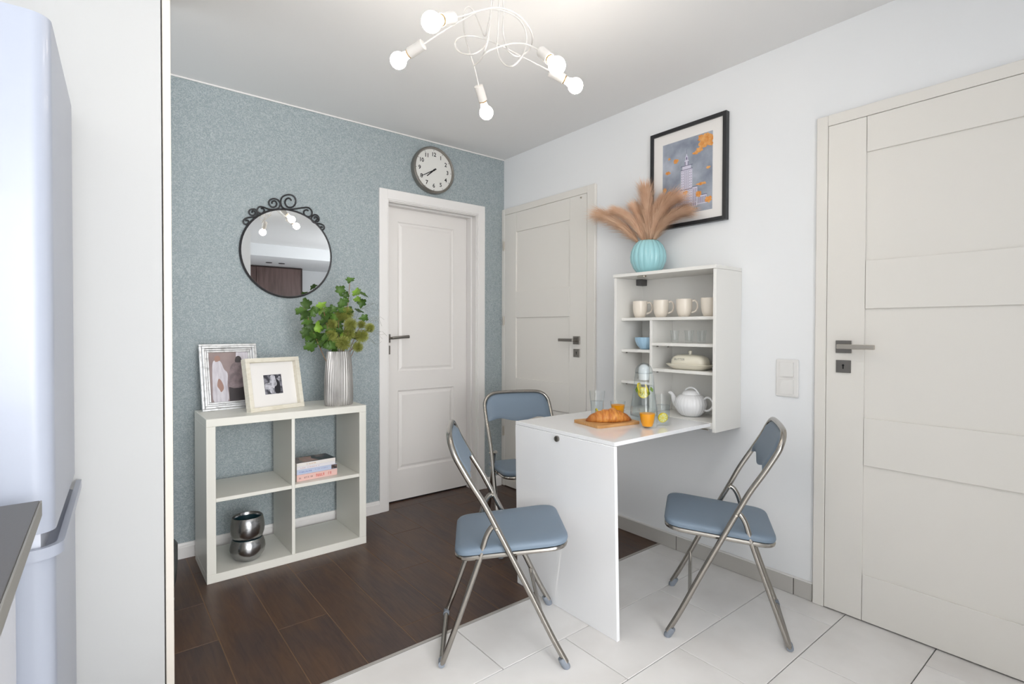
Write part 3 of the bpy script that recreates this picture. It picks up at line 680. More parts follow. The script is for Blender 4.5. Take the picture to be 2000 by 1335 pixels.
# poster coordinates: u to the right seen from the room (= -y), v up
def quad(g, u0, u1, v0, v1, x): g.add([(x, -u0, v0), (x, -u1, v0), (x, -u1, v1), (x, -u0, v1)], [(0, 1, 2, 3)])
def blob(g, u, v, ru, rv, x, seed):
    R = random.Random(seed); n = 18; pts = []
    for k in range(n):
        a = 2*PI*k/n; q = 0.65+0.5*R.random(); pts.append((x, -(u+ru*q*math.cos(a)), v+rv*q*math.sin(a)))
    g.add(pts, [tuple(range(n))])
g = G(); bl = [(0.118, 0.160, .032, .032), (0.085, 0.172, .022, .018), (0.095, 0.140, .028, .022), (0.075, 0.115, .022, .016), (0.135, 0.135, .018, .020), (0.055, 0.103, .02, .010), (-0.065, 0.088, .016, .014), (-0.108, 0.110, .009, .008), (0.127, 0.012, .014, .008),
    (-0.135, -0.055, .014, .016), (-0.105, -0.078, .022, .013), (0.085, -0.062, .030, .008), (0.072, -0.112, .017, .020), (-0.008, -0.092, .018, .012), (0.128, -0.150, .022, .018), (-0.115, 0.035, .016, .010), (-0.12, -0.15, .012, .008)]
for i, q in enumerate(bl): blob(g, *q, -0.0211-0.00002*i, i)
build('splash', g, M_or, pf, smooth=0)['kind'] = 'stuff'
g = G(); X = -0.0209
for u0, u1, v0, v1 in ((-0.034, 0.034, -0.150, 0.030), (-0.026, 0.026, 0.030, 0.050), (-0.012, 0.012, 0.050, 0.078), (-0.007, 0.007, 0.078, 0.098), (-0.062, -0.034, -0.150, -0.075), (0.034, 0.064, -0.150, -0.070), (-0.095, -0.062, -0.165, -0.125), (0.064, 0.118, -0.165, -0.120), (-0.062, 0.064, -0.170, -0.150)):
    quad(g, u0, u1, v0, v1, X)
g.add([(X, 0.004, 0.098), (X, -0.004, 0.098), (X, 0, 0.118)], [(0, 1, 2)])
build('tower_print', g, M_lav, pf, smooth=0)
g = G(); X = -0.02105
for i in range(7):
    for j in range(26):
        if i in (2, 3, 4) or j % 2: quad(g, -0.030+i*0.0095, -0.030+i*0.0095+0.0032, -0.145+j*0.0066, -0.145+j*0.0066+0.0036, X)
for ub in (-0.059, 0.037):
    for i in range(4):
        for j in range(10): quad(g, ub+i*0.0065, ub+i*0.0065+0.003, -0.147+j*0.007, -0.147+j*0.007+0.0045, X)
for i in range(8): quad(g, 0.067+i*0.0064, 0.0695+i*0.0064, -0.160, -0.128, X)
for i in range(5): quad(g, -0.092+i*0.0064, -0.0895+i*0.0064, -0.160, -0.132, X)
for v in (0.030, 0.050, -0.075): quad(g, -0.036, 0.036, v-0.0015, v+0.0015, X)
quad(g, -0.064, -0.032, -0.076, -0.073, X); quad(g, 0.032, 0.066, -0.071, -0.068, X); quad(g, 0.062, 0.12, -0.121, -0.118, X)
for i in range(12): quad(g, -0.055+i*0.0096, -0.051+i*0.0096, -0.168, -0.151, X)
for a, b_, c_, d_ in ((-0.011, -0.007, 0.052, 0.072), (0.007, 0.011, 0.052, 0.072), (-0.003, 0.003, 0.080, 0.094), (-0.0006, 0.0006, 0.11, 0.135)): quad(g, a, b_, c_, d_, X)
build('tower_windows', g, M_win, pf, smooth=0)['kind'] = 'stuff'
g = place(text_mesh('WARSZAWA', 0.0175, 1.35, 0.0003), (-0.0212, -0.005, -0.1845), (0, -1, 0), (0, 0, 1))
build('lettering', g, M_ink, pf, smooth=0)

# ------------------------------------------------------------------ photo frames on the cube shelf
def frame_root(name, label, x, y, yaw_, lean):
    t = thing(name, label, 'photo frame', (x, y, 0.7685)); t.rotation_euler = (-lean, 0, yaw_); t.rotation_mode = 'XYZ'; return t
t = frame_root('photo_frame', 'silver-leaf photo frame holding a wedding photograph, leaning at the back', -2.016, -0.150, 0.088, 0.212)
W_, H_ = 0.276, 0.348
g = G()   # stepped moulding
for (ins, wd_, dp) in ((0.0, 0.012, 0.016), (0.012, 0.012, 0.022), (0.024, 0.010, 0.014), (0.034, 0.010, 0.010)):
    a, b = ins, ins+wd_
    g.box(a, W_-a, -dp+0.016, 0.016, a, b, 0.002).box(a, W_-a, -dp+0.016, 0.016, H_-b, H_-a, 0.002).box(a, b, -dp+0.016, 0.016, b, H_-b, 0.002).box(W_-b, W_-a, -dp+0.016, 0.016, b, H_-b, 0.002)
build('moulding', g, M_silverleaf, t)
build('backing', G().box(0.01, W_-0.01, 0.0122, 0.018, 0.01, H_-0.01), M_black, t, smooth=0)
M_pb = mat('photo_mauve_ground', '8d7d7e', 0.35, noise=(8, 'a5938f', 0.35, 0.7, ONE))
build('photograph', G().box(0.044, W_-0.044, 0.0112, 0.0120, 0.044, H_-0.044), M_pb, t, smooth=0)
def flat(pts, y, m, name):
    if name not in ('photo_window', 'photo_sofa', 'photo_wheel'):
        n = len(pts); q = smooth_path([(a, b, 0) for a, b in [pts[-1]]+pts+[pts[0], pts[1]]], 4)[4:4+4*n]; pts = [(p.x, p.y) for p in q]
    build(name, G().add([(a, y, b) for a, b in pts], [tuple(range(len(pts)))]), m, t, smooth=0)
M_drs = mat('photo_dress_white', 'd9d5dc', 0.4, noise=(20, 'bdb7c0', 0.4, 0.7, (3, 1, 0.6))); M_skin = mat('photo_sepia', 'a38176', 0.4); M_drk = mat('photo_dark', '3c3638', 0.4); M_grm = mat('photo_grey_suit', '77696d', 0.4, noise=(30, '9a8a8c', 0.4, 0.7, ONE))
flat([(0.17, 0.24), (0.175, 0.3035), (0.2315, 0.3035), (0.2315, 0.24)], 0.01115, M_drs, 'photo_window')
flat([(0.130, 0.045), (0.230, 0.045), (0.231, 0.13), (0.130, 0.118)], 0.01112, M_drk, 'photo_sofa')
flat([(0.135, 0.118), (0.230, 0.13), (0.230, 0.235), (0.20, 0.255), (0.165, 0.25), (0.140, 0.215)], 0.01108, M_grm, 'photo_groom')
flat([(0.168, 0.25), (0.172, 0.276), (0.186, 0.283), (0.198, 0.272), (0.196, 0.25)], 0.01104, M_drk, 'photo_groom_head')
flat([(0.058, 0.045), (0.122, 0.045), (0.124, 0.13), (0.128, 0.19), (0.112, 0.215), (0.098, 0.255), (0.075, 0.262), (0.060, 0.245), (0.055, 0.14)], 0.01100, M_drs, 'photo_bride')
flat([(0.074, 0.255), (0.071, 0.278), (0.083, 0.287), (0.096, 0.280), (0.095, 0.262)], 0.01096, M_skin, 'photo_bride_head')
flat([(0.076, 0.13), (0.084, 0.165), (0.098, 0.150), (0.106, 0.115), (0.093, 0.095), (0.085, 0.11)], 0.01090, M_skin, 'photo_bouquet')
t = frame_root('photo_frame', 'deep cream box frame with a small black-and-white photograph, in front', -1.833, -0.333, 0.296, 0.203)
W_, H_, D_ = 0.297, 0.275, 0.042; fwid = 0.022
M_box = mat('cream_box_frame', 'e9e4d6', 0.45, noise=(30, 'dcd5c2', 0.5, 0.75, (1, 1, 3)))
g = G().box(0, W_, 0, D_, 0, fwid, 0.0015).box(0, W_, 0, D_, H_-fwid, H_, 0.0015).box(0, fwid, 0, D_, fwid, H_-fwid, 0.0015).box(W_-fwid, W_, 0, D_, fwid, H_-fwid, 0.0015)
build('box', g, M_box, t)
build('mount', G().box(fwid, W_-fwid, 0.030, 0.034, fwid, H_-fwid), M_paper, t, smooth=0)
cx, cz = W_/2+0.002, H_/2-0.002
M_bw = mat('photo_black_white', '3d3d46', 0.5, noise=(45, '8e8e98', 0.42, 0.66, ONE))
build('photograph', G().box(cx-0.049, cx+0.049, 0.0288, 0.0298, cz-0.05, cz+0.052), M_bw, t, smooth=0)
M_lg = mat('photo_light_grey', 'c9c9d2', 0.5, noise=(60, '86868f', 0.45, 0.65, ONE)); M_dk = mat('photo_near_black', '25252c', 0.5)
for nm, pts, mm in (('photo_rider', [(-.015, .03), (-.012, .046), (0, .050), (.012, .044), (.014, .03), (.02, .0), (.006, -.012), (-.012, -.006), (-.02, .008)], M_lg),
                    ('photo_car', [(-.046, -.012), (-.044, .006), (-.02, .010), (.0, .004), (.004, -.018), (-.02, -.024), (-.044, -.022)], M_lg),
                    ('photo_coat', [(.012, .02), (.026, .024), (.036, .0), (.034, -.046), (.008, -.046), (.006, -.016)], M_dk),
                    ('photo_arm', [(.022, .024), (.034, .040), (.042, .036), (.032, .016)], M_lg),
                    ('photo_wheel', [(-.012+.011*math.cos(a/12*2*PI), -.034+.014*math.sin(a/12*2*PI)) for a in range(12)], M_lg)):
    flat([(cx+a, cz+b) for a, b in pts], 0.0286-0.0002*len(nm)/20, mm, nm)

# ------------------------------------------------------------------ ribbed silver vase with greenery
VX, VY = -1.385, -0.310
vz_ = thing('silver_vase', 'ribbed silver vase on the cube shelf holding ivy and thistles', 'vase', (VX, VY, 0.7685), 0.3)
prof = [(0.074, 0.0), (0.078, 0.006), (0.0805, 0.04), (0.080, 0.10), (0.077, 0.18), (0.072, 0.24), (0.0655, 0.285), (0.064, 0.297), (0.061, 0.297), (0.060, 0.28), (0.066, 0.2), (0.070, 0.05)]
def rib(a, r, z): return r*(1+0.036*math.cos(34*a+1.1*math.sin(9*z+2)))*(1+0.02*math.cos(4*a))
build('body', G().lathe(prof, 204, fn=rib, sx=1.0, sy=0.80), M_ribsil, vz_, smooth=60)
VT = Vector((VX, VY, 1.065))
def bezier(a, b, c, n=8): return [(1-t)**2*Vector(a)+2*t*(1-t)*Vector(b)+t*t*Vector(c) for t in [k/n for k in range(n+1)]]
IVY = [(0, -0.50), (0.10, -0.42), (0.30, -0.52), (0.46, -0.32), (0.34, -0.14), (0.52, 0.02), (0.36, 0.18), (0.20, 0.22), (0.14, 0.42), (0, 0.60), (-0.14, 0.42), (-0.20, 0.22), (-0.36, 0.18), (-0.52, 0.02), (-0.34, -0.14), (-0.46, -0.32), (-0.30, -0.52), (-0.10, -0.42)]
def ivy_mesh(name, m):
    V = [(0, 0, 0)]+[(x, y, 0.12*abs(x)-0.25*y*y*0.6) for x, y in IVY]; n = len(IVY)
    V += [(x, y, z-0.02) for x, y, z in V]
    F = [(0, i, i % n+1) for i in range(1, n+1)]+[(n+1, n+1+i % n+1, n+1+i) for i in range(1, n+1)]+[(i, i % n+1, n+2+(i % n), n+1+i) for i in range(1, n+1)]
    me = bpy.data.meshes.new(name); me.from_pydata(V, [], F); me.shade_smooth(); me.materials.append(m); return me
ME1 = ivy_mesh('leaf', M_leaf); ME2 = ivy_mesh('light_leaf', M_leaf2)
R_ = random.Random(11)
def leaf(parent, pos, size, light=False, face=None):
    o = bpy.data.objects.new('leaf', ME2 if light else ME1); C.objects.link(o); o.parent = parent
    o.location = Vector(pos)-parent.location
    n = (Vector(face) if face else Vector((-0.35, -0.8, 0.45)))+Vector((R_.uniform(-.6, .6), R_.uniform(-.4, .4), R_.uniform(-.6, .6)))
    q = n.to_track_quat('Z', 'Y'); o.rotation_mode = 'QUATERNION'
    from mathutils import Quaternion
    o.rotation_quaternion = q @ Quaternion((0, 0, 1), R_.uniform(0, 2*PI)); o.scale = (size,)*3
    return o
LZ = 1.065
def ivy_branch(label, tip, ctrl, leaves):
    base = Vector((VX+0.3*(tip[0]-VX)*0.25, VY, 0.90))
    t = thing('ivy_branch', label, 'branch', tuple(base), 0, 'stems standing in the silver vase')
    pts = bezier(base, ctrl, tip, 10)
    build('stem', G().tube([p-base for p in pts], 0.0018, 6), M_stem, t)
    for (p, s, lt) in leaves: leaf(t, p, s, lt)
    return t
def cloud(c, spread, n, smin=0.038, smax=0.055):
    return [((c[0]+R_.uniform(-spread, spread), c[1]+R_.uniform(-spread, spread)*0.7, c[2]+R_.uniform(-spread, spread)*0.8), R_.uniform(smin, smax), R_.random() < 0.2) for _ in range(n)]
Y_ = VY-0.02
ivy_branch('tall ivy branch rising highest from the silver vase', (-1.329, Y_, 1.452), (-1.345, Y_, 1.25),
    [((-1.329, Y_, 1.462), .052, False), ((-1.382, Y_, 1.400), .058, False), ((-1.355, Y_, 1.378), .04, False), ((-1.290, Y_, 1.400), .058, True), ((-1.248, Y_, 1.385), .050, False), ((-1.372, Y_, 1.335), .055, False), ((-1.262, Y_, 1.335), .055, False), ((-1.285, Y_, 1.355), .045, True), ((-1.25, Y_, 1.252), .05, False), ((-1.27, Y_, 1.29), .055, False), ((-1.355, Y_, 1.35), .04, False)])
ivy_branch('ivy branch spreading low to the left of the silver vase', (-1.575, Y_, 1.30), (-1.50, Y_, 1.08),
    [((-1.567, Y_, 1.315), .068, False), ((-1.592, Y_, 1.285), .058, False), ((-1.575, Y_, 1.262), .062, False), ((-1.535, Y_, 1.278), .052, False), ((-1.562, Y_, 1.228), .058, False), ((-1.545, Y_, 1.20), .060, False), ((-1.572, Y_, 1.168), .058, False), ((-1.530, Y_, 1.165), .062, False), ((-1.548, Y_, 1.145), .055, False), ((-1.54, Y_, 1.102), .072, False), ((-1.49, Y_, 1.115), .06, False), ((-1.51, Y_, 1.20), .06, True), ((-1.50, Y_, 1.15), .055, False)]+cloud((-1.50, Y_+0.03, 1.17), 0.05, 6))
ivy_branch('ivy branch in the middle of the bouquet with pale upper leaves', (-1.482, Y_, 1.32), (-1.44, Y_, 1.15),
    [((-1.483, Y_, 1.318), .055, True), ((-1.487, Y_, 1.285), .058, True), ((-1.512, Y_, 1.292), .045, False), ((-1.462, Y_, 1.26), .062, False), ((-1.455, Y_, 1.29), .05, False), ((-1.425, Y_, 1.295), .055, False), ((-1.42, Y_, 1.25), .062, False), ((-1.47, Y_, 1.235), .055, False), ((-1.44, Y_, 1.2), .06, False), ((-1.38, Y_, 1.30), .055, False), ((-1.34, Y_, 1.29), .055, False)]+cloud((-1.43, Y_+0.04, 1.17), 0.07, 12)+cloud((-1.45, Y_, 1.105), 0.035, 8)+cloud((-1.40, Y_+0.03, 1.13), 0.04, 7)+cloud((-1.31, Y_+0.03, 1.12), 0.04, 5)+cloud((-1.38, Y_+0.04, 1.25), 0.05, 6))
g = G()
def globe(g, r, seed, nsp=260):
    R = random.Random(seed)
    g.lathe([(r*0.35*math.sin(PI*k/8)+1e-4, -r*0.35*math.cos(PI*k/8)) for k in range(9)], 10)
    for k in range(nsp):
        z = 1-2*(k+0.5)/nsp; a = k*2.399963; q = math.sqrt(1-z*z)
        d_ = Vector((q*math.cos(a), q*math.sin(a), z)); e1 = d_.orthogonal().normalized()*r*0.03; e2 = d_.cross(e1.normalized())*r*0.03
        L_ = r*R.uniform(0.85, 1.06); b0 = d_*r*0.2; tip = d_*L_+Vector((R.uniform(-1, 1), R.uniform(-1, 1), R.uniform(-1, 1)))*r*0.05
        g.add([b0+e1, b0-e1*0.5+e2, b0-e1*0.5-e2, tip+e1*0.5, tip-e1*0.25+e2*0.5, tip-e1*0.25-e2*0.5], [(0, 1, 4, 3), (1, 2, 5, 4), (2, 0, 3, 5), (3, 4, 5)])
    return g
GM = build('flower_head', globe(G(), 1.0, 3, 420), M_bloom, smooth=0); GMm = GM.data; bpy.data.objects.remove(GM)
heads = [((-1.338, Y_-0.03, 1.212), .040, 'round green thistle in the upper middle of the bouquet'), ((-1.218, Y_-0.01, 1.196), .030, 'small round thistle farthest right, near the door frame'), ((-1.385, Y_-0.045, 1.112), .044, 'large green thistle at the vase rim, front'),
         ((-1.300, Y_-0.04, 1.090), .032, 'thistle drooping over the right of the vase rim'), ((-1.268, Y_-0.02, 1.150), .040, 'thistle right of centre above the drooping one'), ((-1.335, Y_, 1.165), .038, 'thistle in the centre of the bouquet'),
         ((-1.432, Y_, 1.155), .035, 'thistle tucked among ivy left of centre'), ((-1.345, Y_+0.01, 1.275), .042, 'topmost thistle behind the tall ivy branch'), ((-1.43, Y_, 1.215), .032, 'brownish thistle among the middle ivy leaves'), ((-1.262, Y_, 1.215), .026, 'small thistle below the right ivy leaf'), ((-1.385, Y_+0.02, 1.262), .034, 'thistle behind the pale ivy leaves')]
for (p, r, lb) in heads:
    base = Vector((VX+(p[0]-VX)*0.2, VY, 0.92)); t = thing('thistle', lb, 'flower', tuple(base), 0, 'stems standing in the silver vase')
    build('stem', G().tube([q-base for q in bezier(base, (VX+(p[0]-VX)*0.4, VY, 1.08), p, 8)], 0.0016, 6), M_stem, t)
    o = bpy.data.objects.new('flower_head', GMm); C.objects.link(o); o.parent = t; o.location = Vector(p)-base; o.scale = (r, r, r)
    o.rotation_euler = (R_.uniform(0, 3), R_.uniform(0, 3), 0)
for i, (tip, mid) in enumerate((((-1.165, Y_, 1.235), (-1.24, Y_, 1.23)), ((-1.150, Y_, 1.175), (-1.22, Y_, 1.17)), ((-1.185, Y_, 1.105), (-1.24, Y_, 1.135)), ((-1.195, Y_, 1.335), (-1.27, Y_, 1.30)))):
    g = G(); base = Vector((VX, VY, 0.95))
    st = bezier(base, (VX+0.03, VY, 1.12), mid, 6)+bezier(mid, Vector(mid)+Vector((0.03, 0, 0.012)), tip, 6)[1:]
    g.tube([q-base for q in st], 0.0007, 4)
    for k in range(5):
        q = Vector(mid).lerp(Vector(tip), k/5)
        g.tube([q-base, q-base+Vector((0.03, R_.uniform(-.01, .01), R_.uniform(-.025, .03))), q-base+Vector((0.055, 0, R_.uniform(-.045, .03)))], 0.0005, 4)
    o = build('grass_wisp', g, M_wisp, loc=base)
    tag(o, 'thin grass wisp right of the bouquet, '+['third', 'second', 'lowest', 'highest'][i]+(' from the bottom' if i == 0 else ' from the bottom' if i == 1 else ' of the four'), 'grass stem', 'stems standing in the silver vase')

# ------------------------------------------------------------------ silver bowls and books in the cube shelf
def cup(label, z, prof, sx=1):
    t = thing('silver_bowl', label, 'bowl', (-1.850, -0.325, z), 0, 'stacked silver bowls')
    build('body', G().lathe(prof, 40, cap=True), M_silver, t, smooth=60)
    return t
t = cup('rounded hammered silver bowl, lower of the two stacked in the cube shelf', 0.0405, [(0.040, 0), (0.060, 0.012), (0.076, 0.035), (0.0805, 0.058), (0.078, 0.080), (0.070, 0.102), (0.066, 0.107), (0.060, 0.104), (0.02, 0.100)])
build('inside', G().lathe([(0.0655, 0.1075), (0.0655, 0.109), (0.058, 0.1095)], 40), M_teal, t)
t = cup('hammered silver bowl with dark teal inside, upper of the two stacked', 0.1505, [(0.060, 0), (0.069, 0.006), (0.0755, 0.028), (0.0775, 0.050), (0.0755, 0.075), (0.0690, 0.104), (0.0665, 0.106), (0.0640, 0.104), (0.066, 0.08), (0.06, 0.03), (0.03, 0.012)])
build('inside', G().lathe([(0.0655, 0.098), (0.064, 0.060), (0.05, 0.022), (0.0, 0.016)], 40, cap=False), M_teal, t)
bx, by = -1.628, -0.372
M_pages = mat('book_pages', 'e9e5dc', 0.8)
def book(label, z, th_, w_, dpt, mcov, xo, yo, rot, mtop=None):
    t = thing('paperback_book', label, 'book', (bx+xo, by+yo, z), rot, 'paperbacks in the cube shelf')
    build('cover', G().box(0, w_, 0, 0.0012, 0, th_, 0.0003).box(0, w_, 0.0012, dpt, 0, 0.0010).box(0, w_, 0.0012, dpt, th_-0.0010, th_), mcov, t, smooth=0)
    build('pages', G().box(0.001, w_-0.001, 0.0013, dpt-0.001, 0.0011, th_-0.0011), M_pages, t, smooth=0)
    return t
def glyphs(t, x0, x1, z0, z1, m, n, seed, name='lettering'):
    R = random.Random(seed); g = G(); x = x0; stp = (x1-x0)/n
    for k in range(n):
        if R.random() < 0.12: continue
        a = x0+k*stp; ww = stp*R.uniform(0.45, 0.75)
        g.box(a, a+stp*0.22, -0.0005, -0.0002, z0, z1); g.box(a, a+ww, -0.0005, -0.0002, z1-(z1-z0)*0.2, z1) if R.random() < 0.5 else g.box(a, a+ww, -0.0005, -0.0002, z0, z0+(z1-z0)*0.2)
        if R.random() < 0.5: g.box(a+ww-stp*0.2, a+ww, -0.0005, -0.0002, z0, z1)
    build(name, g, m, t, smooth=0)
ROT = math.radians(3)
t = book('thick pink paperback with red and brown spine lettering, bottom of the stack', 0.394, 0.034, 0.215, 0.14, mat('pink_cover', 'e3bdb5', 0.5), 0, 0, ROT)
glyphs(t, 0.012, 0.085, 0.012, 0.020, mat('brown_letters', '8d6a66', 0.6), 11, 1); glyphs(t, 0.100, 0.185, 0.010, 0.024, mat('red_letters', 'd4584c', 0.6), 9, 2)
t = book('pale blue paperback with blue spine lettering, second from the bottom', 0.4285, 0.026, 0.213, 0.138, mat('pale_blue_cover', 'bcc6dd', 0.5), 0.001, 0.001, ROT)
glyphs(t, 0.012, 0.078, 0.009, 0.016, mat('blue_letters', '5f7ac0', 0.6), 11, 3); glyphs(t, 0.095, 0.165, 0.013, 0.018, mat('mauve_letters', '9aa0c6', 0.6), 11, 4)
build('cover_portrait', G().box(0.182, 0.2132, -0.0004, -0.0001, 0.002, 0.024), mat('portrait_brown', '6a5752', 0.6, noise=(90, '2c2a2c', 0.45, 0.6, ONE)), t, smooth=0)
t = book('thin white paperback, third from the bottom', 0.455, 0.016, 0.204, 0.135, mat('white_cover_a', 'e2dfe3', 0.5), 0, -0.001, ROT)
glyphs(t, 0.02, 0.12, 0.005, 0.009, mat('pinkish_letters', 'c79a97', 0.6), 14, 5)
t = book('white paperback with a dark photographic cover, top of the stack', 0.4715, 0.018, 0.204, 0.135, mat('white_cover_b', 'e6e2de', 0.5), 0.0, -0.002, ROT)
glyphs(t, 0.05, 0.10, 0.006, 0.011, mat('ochre_letters', 'c9a57f', 0.6), 8, 6)
def cover_mat():
    return mat('photo_cover', '1f2c33', 0.35, noise=(11, '8b7f7a', 0.50, 0.60, ONE))
build('cover_picture', G().box(0.0005, 0.2035, 0.001, 0.1345, 0.0181, 0.0184), cover_mat(), t, smooth=0)
build('cover_figure', G().add([(0.04, 0.01, 0.0187), (0.12, 0.01, 0.0187), (0.10, 0.07, 0.0187), (0.115, 0.12, 0.0187), (0.05, 0.12, 0.0187), (0.035, 0.06, 0.0187)], [(0, 1, 2, 3, 4, 5)]), mat('cover_figure_tan', 'b3a18f', 0.5, noise=(40, 'c7a3a0', 0.4, 0.6, ONE)), t, smooth=0)

# ------------------------------------------------------------------ blue ribbed vase with pampas
PX, PY, PZ = -0.128, -1.452, 1.4895
bv = thing('blue_vase', 'round pale turquoise ribbed vase on top of the wall cabinet', 'vase', (PX, PY, PZ))
prof = [(0.050, 0.0), (0.060, 0.004), (0.080, 0.030), (0.0935, 0.065), (0.0960, 0.090), (0.0915, 0.120), (0.078, 0.150), (0.060, 0.170), (0.052, 0.176), (0.047, 0.175), (0.046, 0.165), (0.06, 0.14), (0.07, 0.08), (0.04, 0.02)]
build('body', G().lathe(prof, 144, fn=lambda a, r, z: r*(1-0.055*(abs(math.cos(9*a))**6)*min(1, (z+0.02)*9))), M_blue, bv, smooth=60)
def plume(label, tip, ctrl, wdt, n, seed, side):
    R = random.Random(seed); base = Vector((PX, PY, PZ+0.10)); t = thing('pampas_plume', label, 'dried grass', tuple(base), 0, 'pampas plumes in the blue vase')
    P = bezier(base, ctrl, tip, 20); g = G()
    for k in range(n):
        u = 0.17+0.83*(R.random()**0.85); i = min(int(u*20), 19); f = u*20-i; p = P[i].lerp(P[i+1], f); d_ = (P[i+1]-P[i]).normalized()
        out = Vector((R.gauss(0, 1), R.gauss(0, 1), R.gauss(0, 1))); out = (out-d_*out.dot(d_)).normalized()
        ln = wdt*R.uniform(0.9, 1.9)*(1.0-0.4*abs(u-0.6)); dr = (d_*1.25+out*R.uniform(0.25, 0.85)).normalized()
        q = p+dr*ln*0.6; e = q+(dr+d_*0.2+Vector((0, 0, -0.35)))*ln*0.5
        s_ = d_.cross(out).normalized()*0.00055
        for v_ in (p, q, e): v_.x = min(v_.x, -0.012)
        g.add([p-base+s_, p-base-s_, q-base-s_*0.9, q-base+s_*0.9, e-base], [(0, 1, 2, 3), (3, 2, 4)])
    build('plume', g, M_pampas, t, smooth=0)['kind'] = 'stuff'
    build('stem', G().tube([q-base for q in P[:16]], 0.0016, 6), M_stem, t)
for i, (lb, tip, ctrl, wd_) in enumerate((
    ('pampas plume drooping farthest to the left', (-0.15, -1.150, 1.845), (-0.13, -1.30, 1.78), 0.055),
    ('pampas plume left of centre, leaning toward the door', (-0.16, -1.27, 1.845), (-0.14, -1.40, 1.78), 0.040),
    ('short pampas plume in the left middle', (-0.10, -1.350, 1.850), (-0.12, -1.41, 1.78), 0.042),
    ('tallest pampas plume standing upright', (-0.13, -1.435, 1.905), (-0.13, -1.45, 1.80), 0.055),
    ('pampas plume right of the tallest one', (-0.10, -1.505, 1.855), (-0.12, -1.46, 1.78), 0.042),
    ('thick pampas plume right of centre in front of the print', (-0.14, -1.600, 1.845), (-0.13, -1.48, 1.80), 0.055),
    ('pampas plume farthest right, over the frame corner', (-0.11, -1.635, 1.785), (-0.12, -1.50, 1.76), 0.050))):
    plume(lb, tip, ctrl, wd_*1.4, 3200, 50+i, 0)

# ------------------------------------------------------------------ crockery in the cabinet
def mug(label, y, z=1.254):
    t = thing('mug', label, 'mug', (-0.128, y, z), 0, 'ivory mugs on the top shelf')
    p = [(0.022, 0.0), (0.027, 0.003), (0.034, 0.020), (0.0385, 0.045), (0.0395, 0.070), (0.0392, 0.090), (0.0368, 0.090), (0.0365, 0.065), (0.034, 0.035), (0.025, 0.010), (0.0, 0.006)]
    build('body', G().lathe(p, 36), M_ivory, t, smooth=60)
    a = math.radians(-55); d_ = Vector((math.cos(a), math.sin(a), 0))
    pts = [d_*0.036+Vector((0, 0, 0.078)), d_*0.050+Vector((0, 0, 0.083)), d_*0.062+Vector((0, 0, 0.070)), d_*0.064+Vector((0, 0, 0.048)), d_*0.055+Vector((0, 0, 0.030)), d_*0.036+Vector((0, 0, 0.022))]
    build('handle', G().tube(smooth_path(pts, 4), 0.0048, 8), M_ivory, t)
    return t
for y, lb in ((-1.399, 'leftmost ivory mug on the top cabinet shelf'), (-1.536, 'second ivory mug from the left, above the divider'), (-1.676, 'third ivory mug from the left, its handle to the right'), (-1.816, 'ivory mug cut off by the cabinet side')):
    if y == -1.399: m0 = mug(lb, y)
    else: dup(m0, (-0.128, y, 1.254), 0.0, lb)
t = thing('small_bowl', 'small pale blue fluted bowl on the left cabinet shelf', 'bowl', (-0.115, -1.432, 1.0835))
build('body', G().lathe([(0.028, 0.0), (0.034, 0.004), (0.050, 0.022), (0.060, 0.045), (0.0625, 0.064), (0.0600, 0.064), (0.055, 0.043), (0.040, 0.016), (0.0, 0.008)], 96, fn=lambda a, r, z: r*(1-0.03*(abs(math.cos(8*a))**5))), M_bowlb, t, smooth=60)
for y, lb in ((-1.605, 'leftmost clear shot glass on the middle shelf'), (-1.690, 'middle one of three clear shot glasses'), (-1.762, 'rightmost clear shot glass, nearest the cabinet side')):
    t = thing('shot_glass', lb, 'glass', (-0.105, y, 1.1225), 0, 'shot glasses on the middle shelf')
    build('glass', G().lathe([(0.018, 0.0), (0.019, 0.010), (0.020, 0.035), (0.0235, 0.064), (0.0218, 0.064), (0.0182, 0.036), (0.0165, 0.013), (0.0, 0.012)], 28), M_glass, t, smooth=60)
t = thing('butter_dish', 'cream ceramic butter dish with knobbed lid on the cabinet shelf', 'butter dish', (-0.108, -1.700, 0.9895), math.radians(2))
def sellipse(ax, ay, n, k=44): return [(ax*math.copysign(abs(math.cos(2*PI*i/k))**(2/n), math.cos(2*PI*i/k)), ay*math.copysign(abs(math.sin(2*PI*i/k))**(2/n), math.sin(2*PI*i/k))) for i in range(k)]
def loft(layers):
    V = []; F = []; n = 44
    for ax, ay, z, e in layers: V += [(a, b, z) for a, b in sellipse(ax, ay, e)]
    for i in range(len(layers)-1):
        for k in range(n): F.append((i*n+k, i*n+(k+1) % n, (i+1)*n+(k+1) % n, (i+1)*n+k))
    F += [tuple(range(n-1, -1, -1)), tuple((len(layers)-1)*n+k for k in range(n))]
    return G().add(V, F)
build('plate', loft([(0.045, 0.085, 0.0, 3), (0.055, 0.095, 0.004, 3), (0.066, 0.112, 0.018, 3.4), (0.073, 0.119, 0.0255, 3.6), (0.071, 0.117, 0.0275, 3.6), (0.060, 0.105, 0.019, 3.4)]), M_cream_c, t, smooth=60)
build('lid', loft([(0.050, 0.096, 0.0205, 3.4), (0.051, 0.097, 0.030, 3.4), (0.050, 0.094, 0.048, 3.4), (0.046, 0.086, 0.062, 3.2), (0.036, 0.072, 0.0705, 3), (0.018, 0.045, 0.0745, 2.6), (0.004, 0.01, 0.0755, 2)]), M_cream_c, t, smooth=60)
build('knob', G().lathe([(0.0085, 0.0), (0.0075, 0.006), (0.010, 0.013), (0.0095, 0.018), (0.004, 0.021)], 20, c=(0, 0, 0.0745)), M_cream_c, t, smooth=60)
g = G()
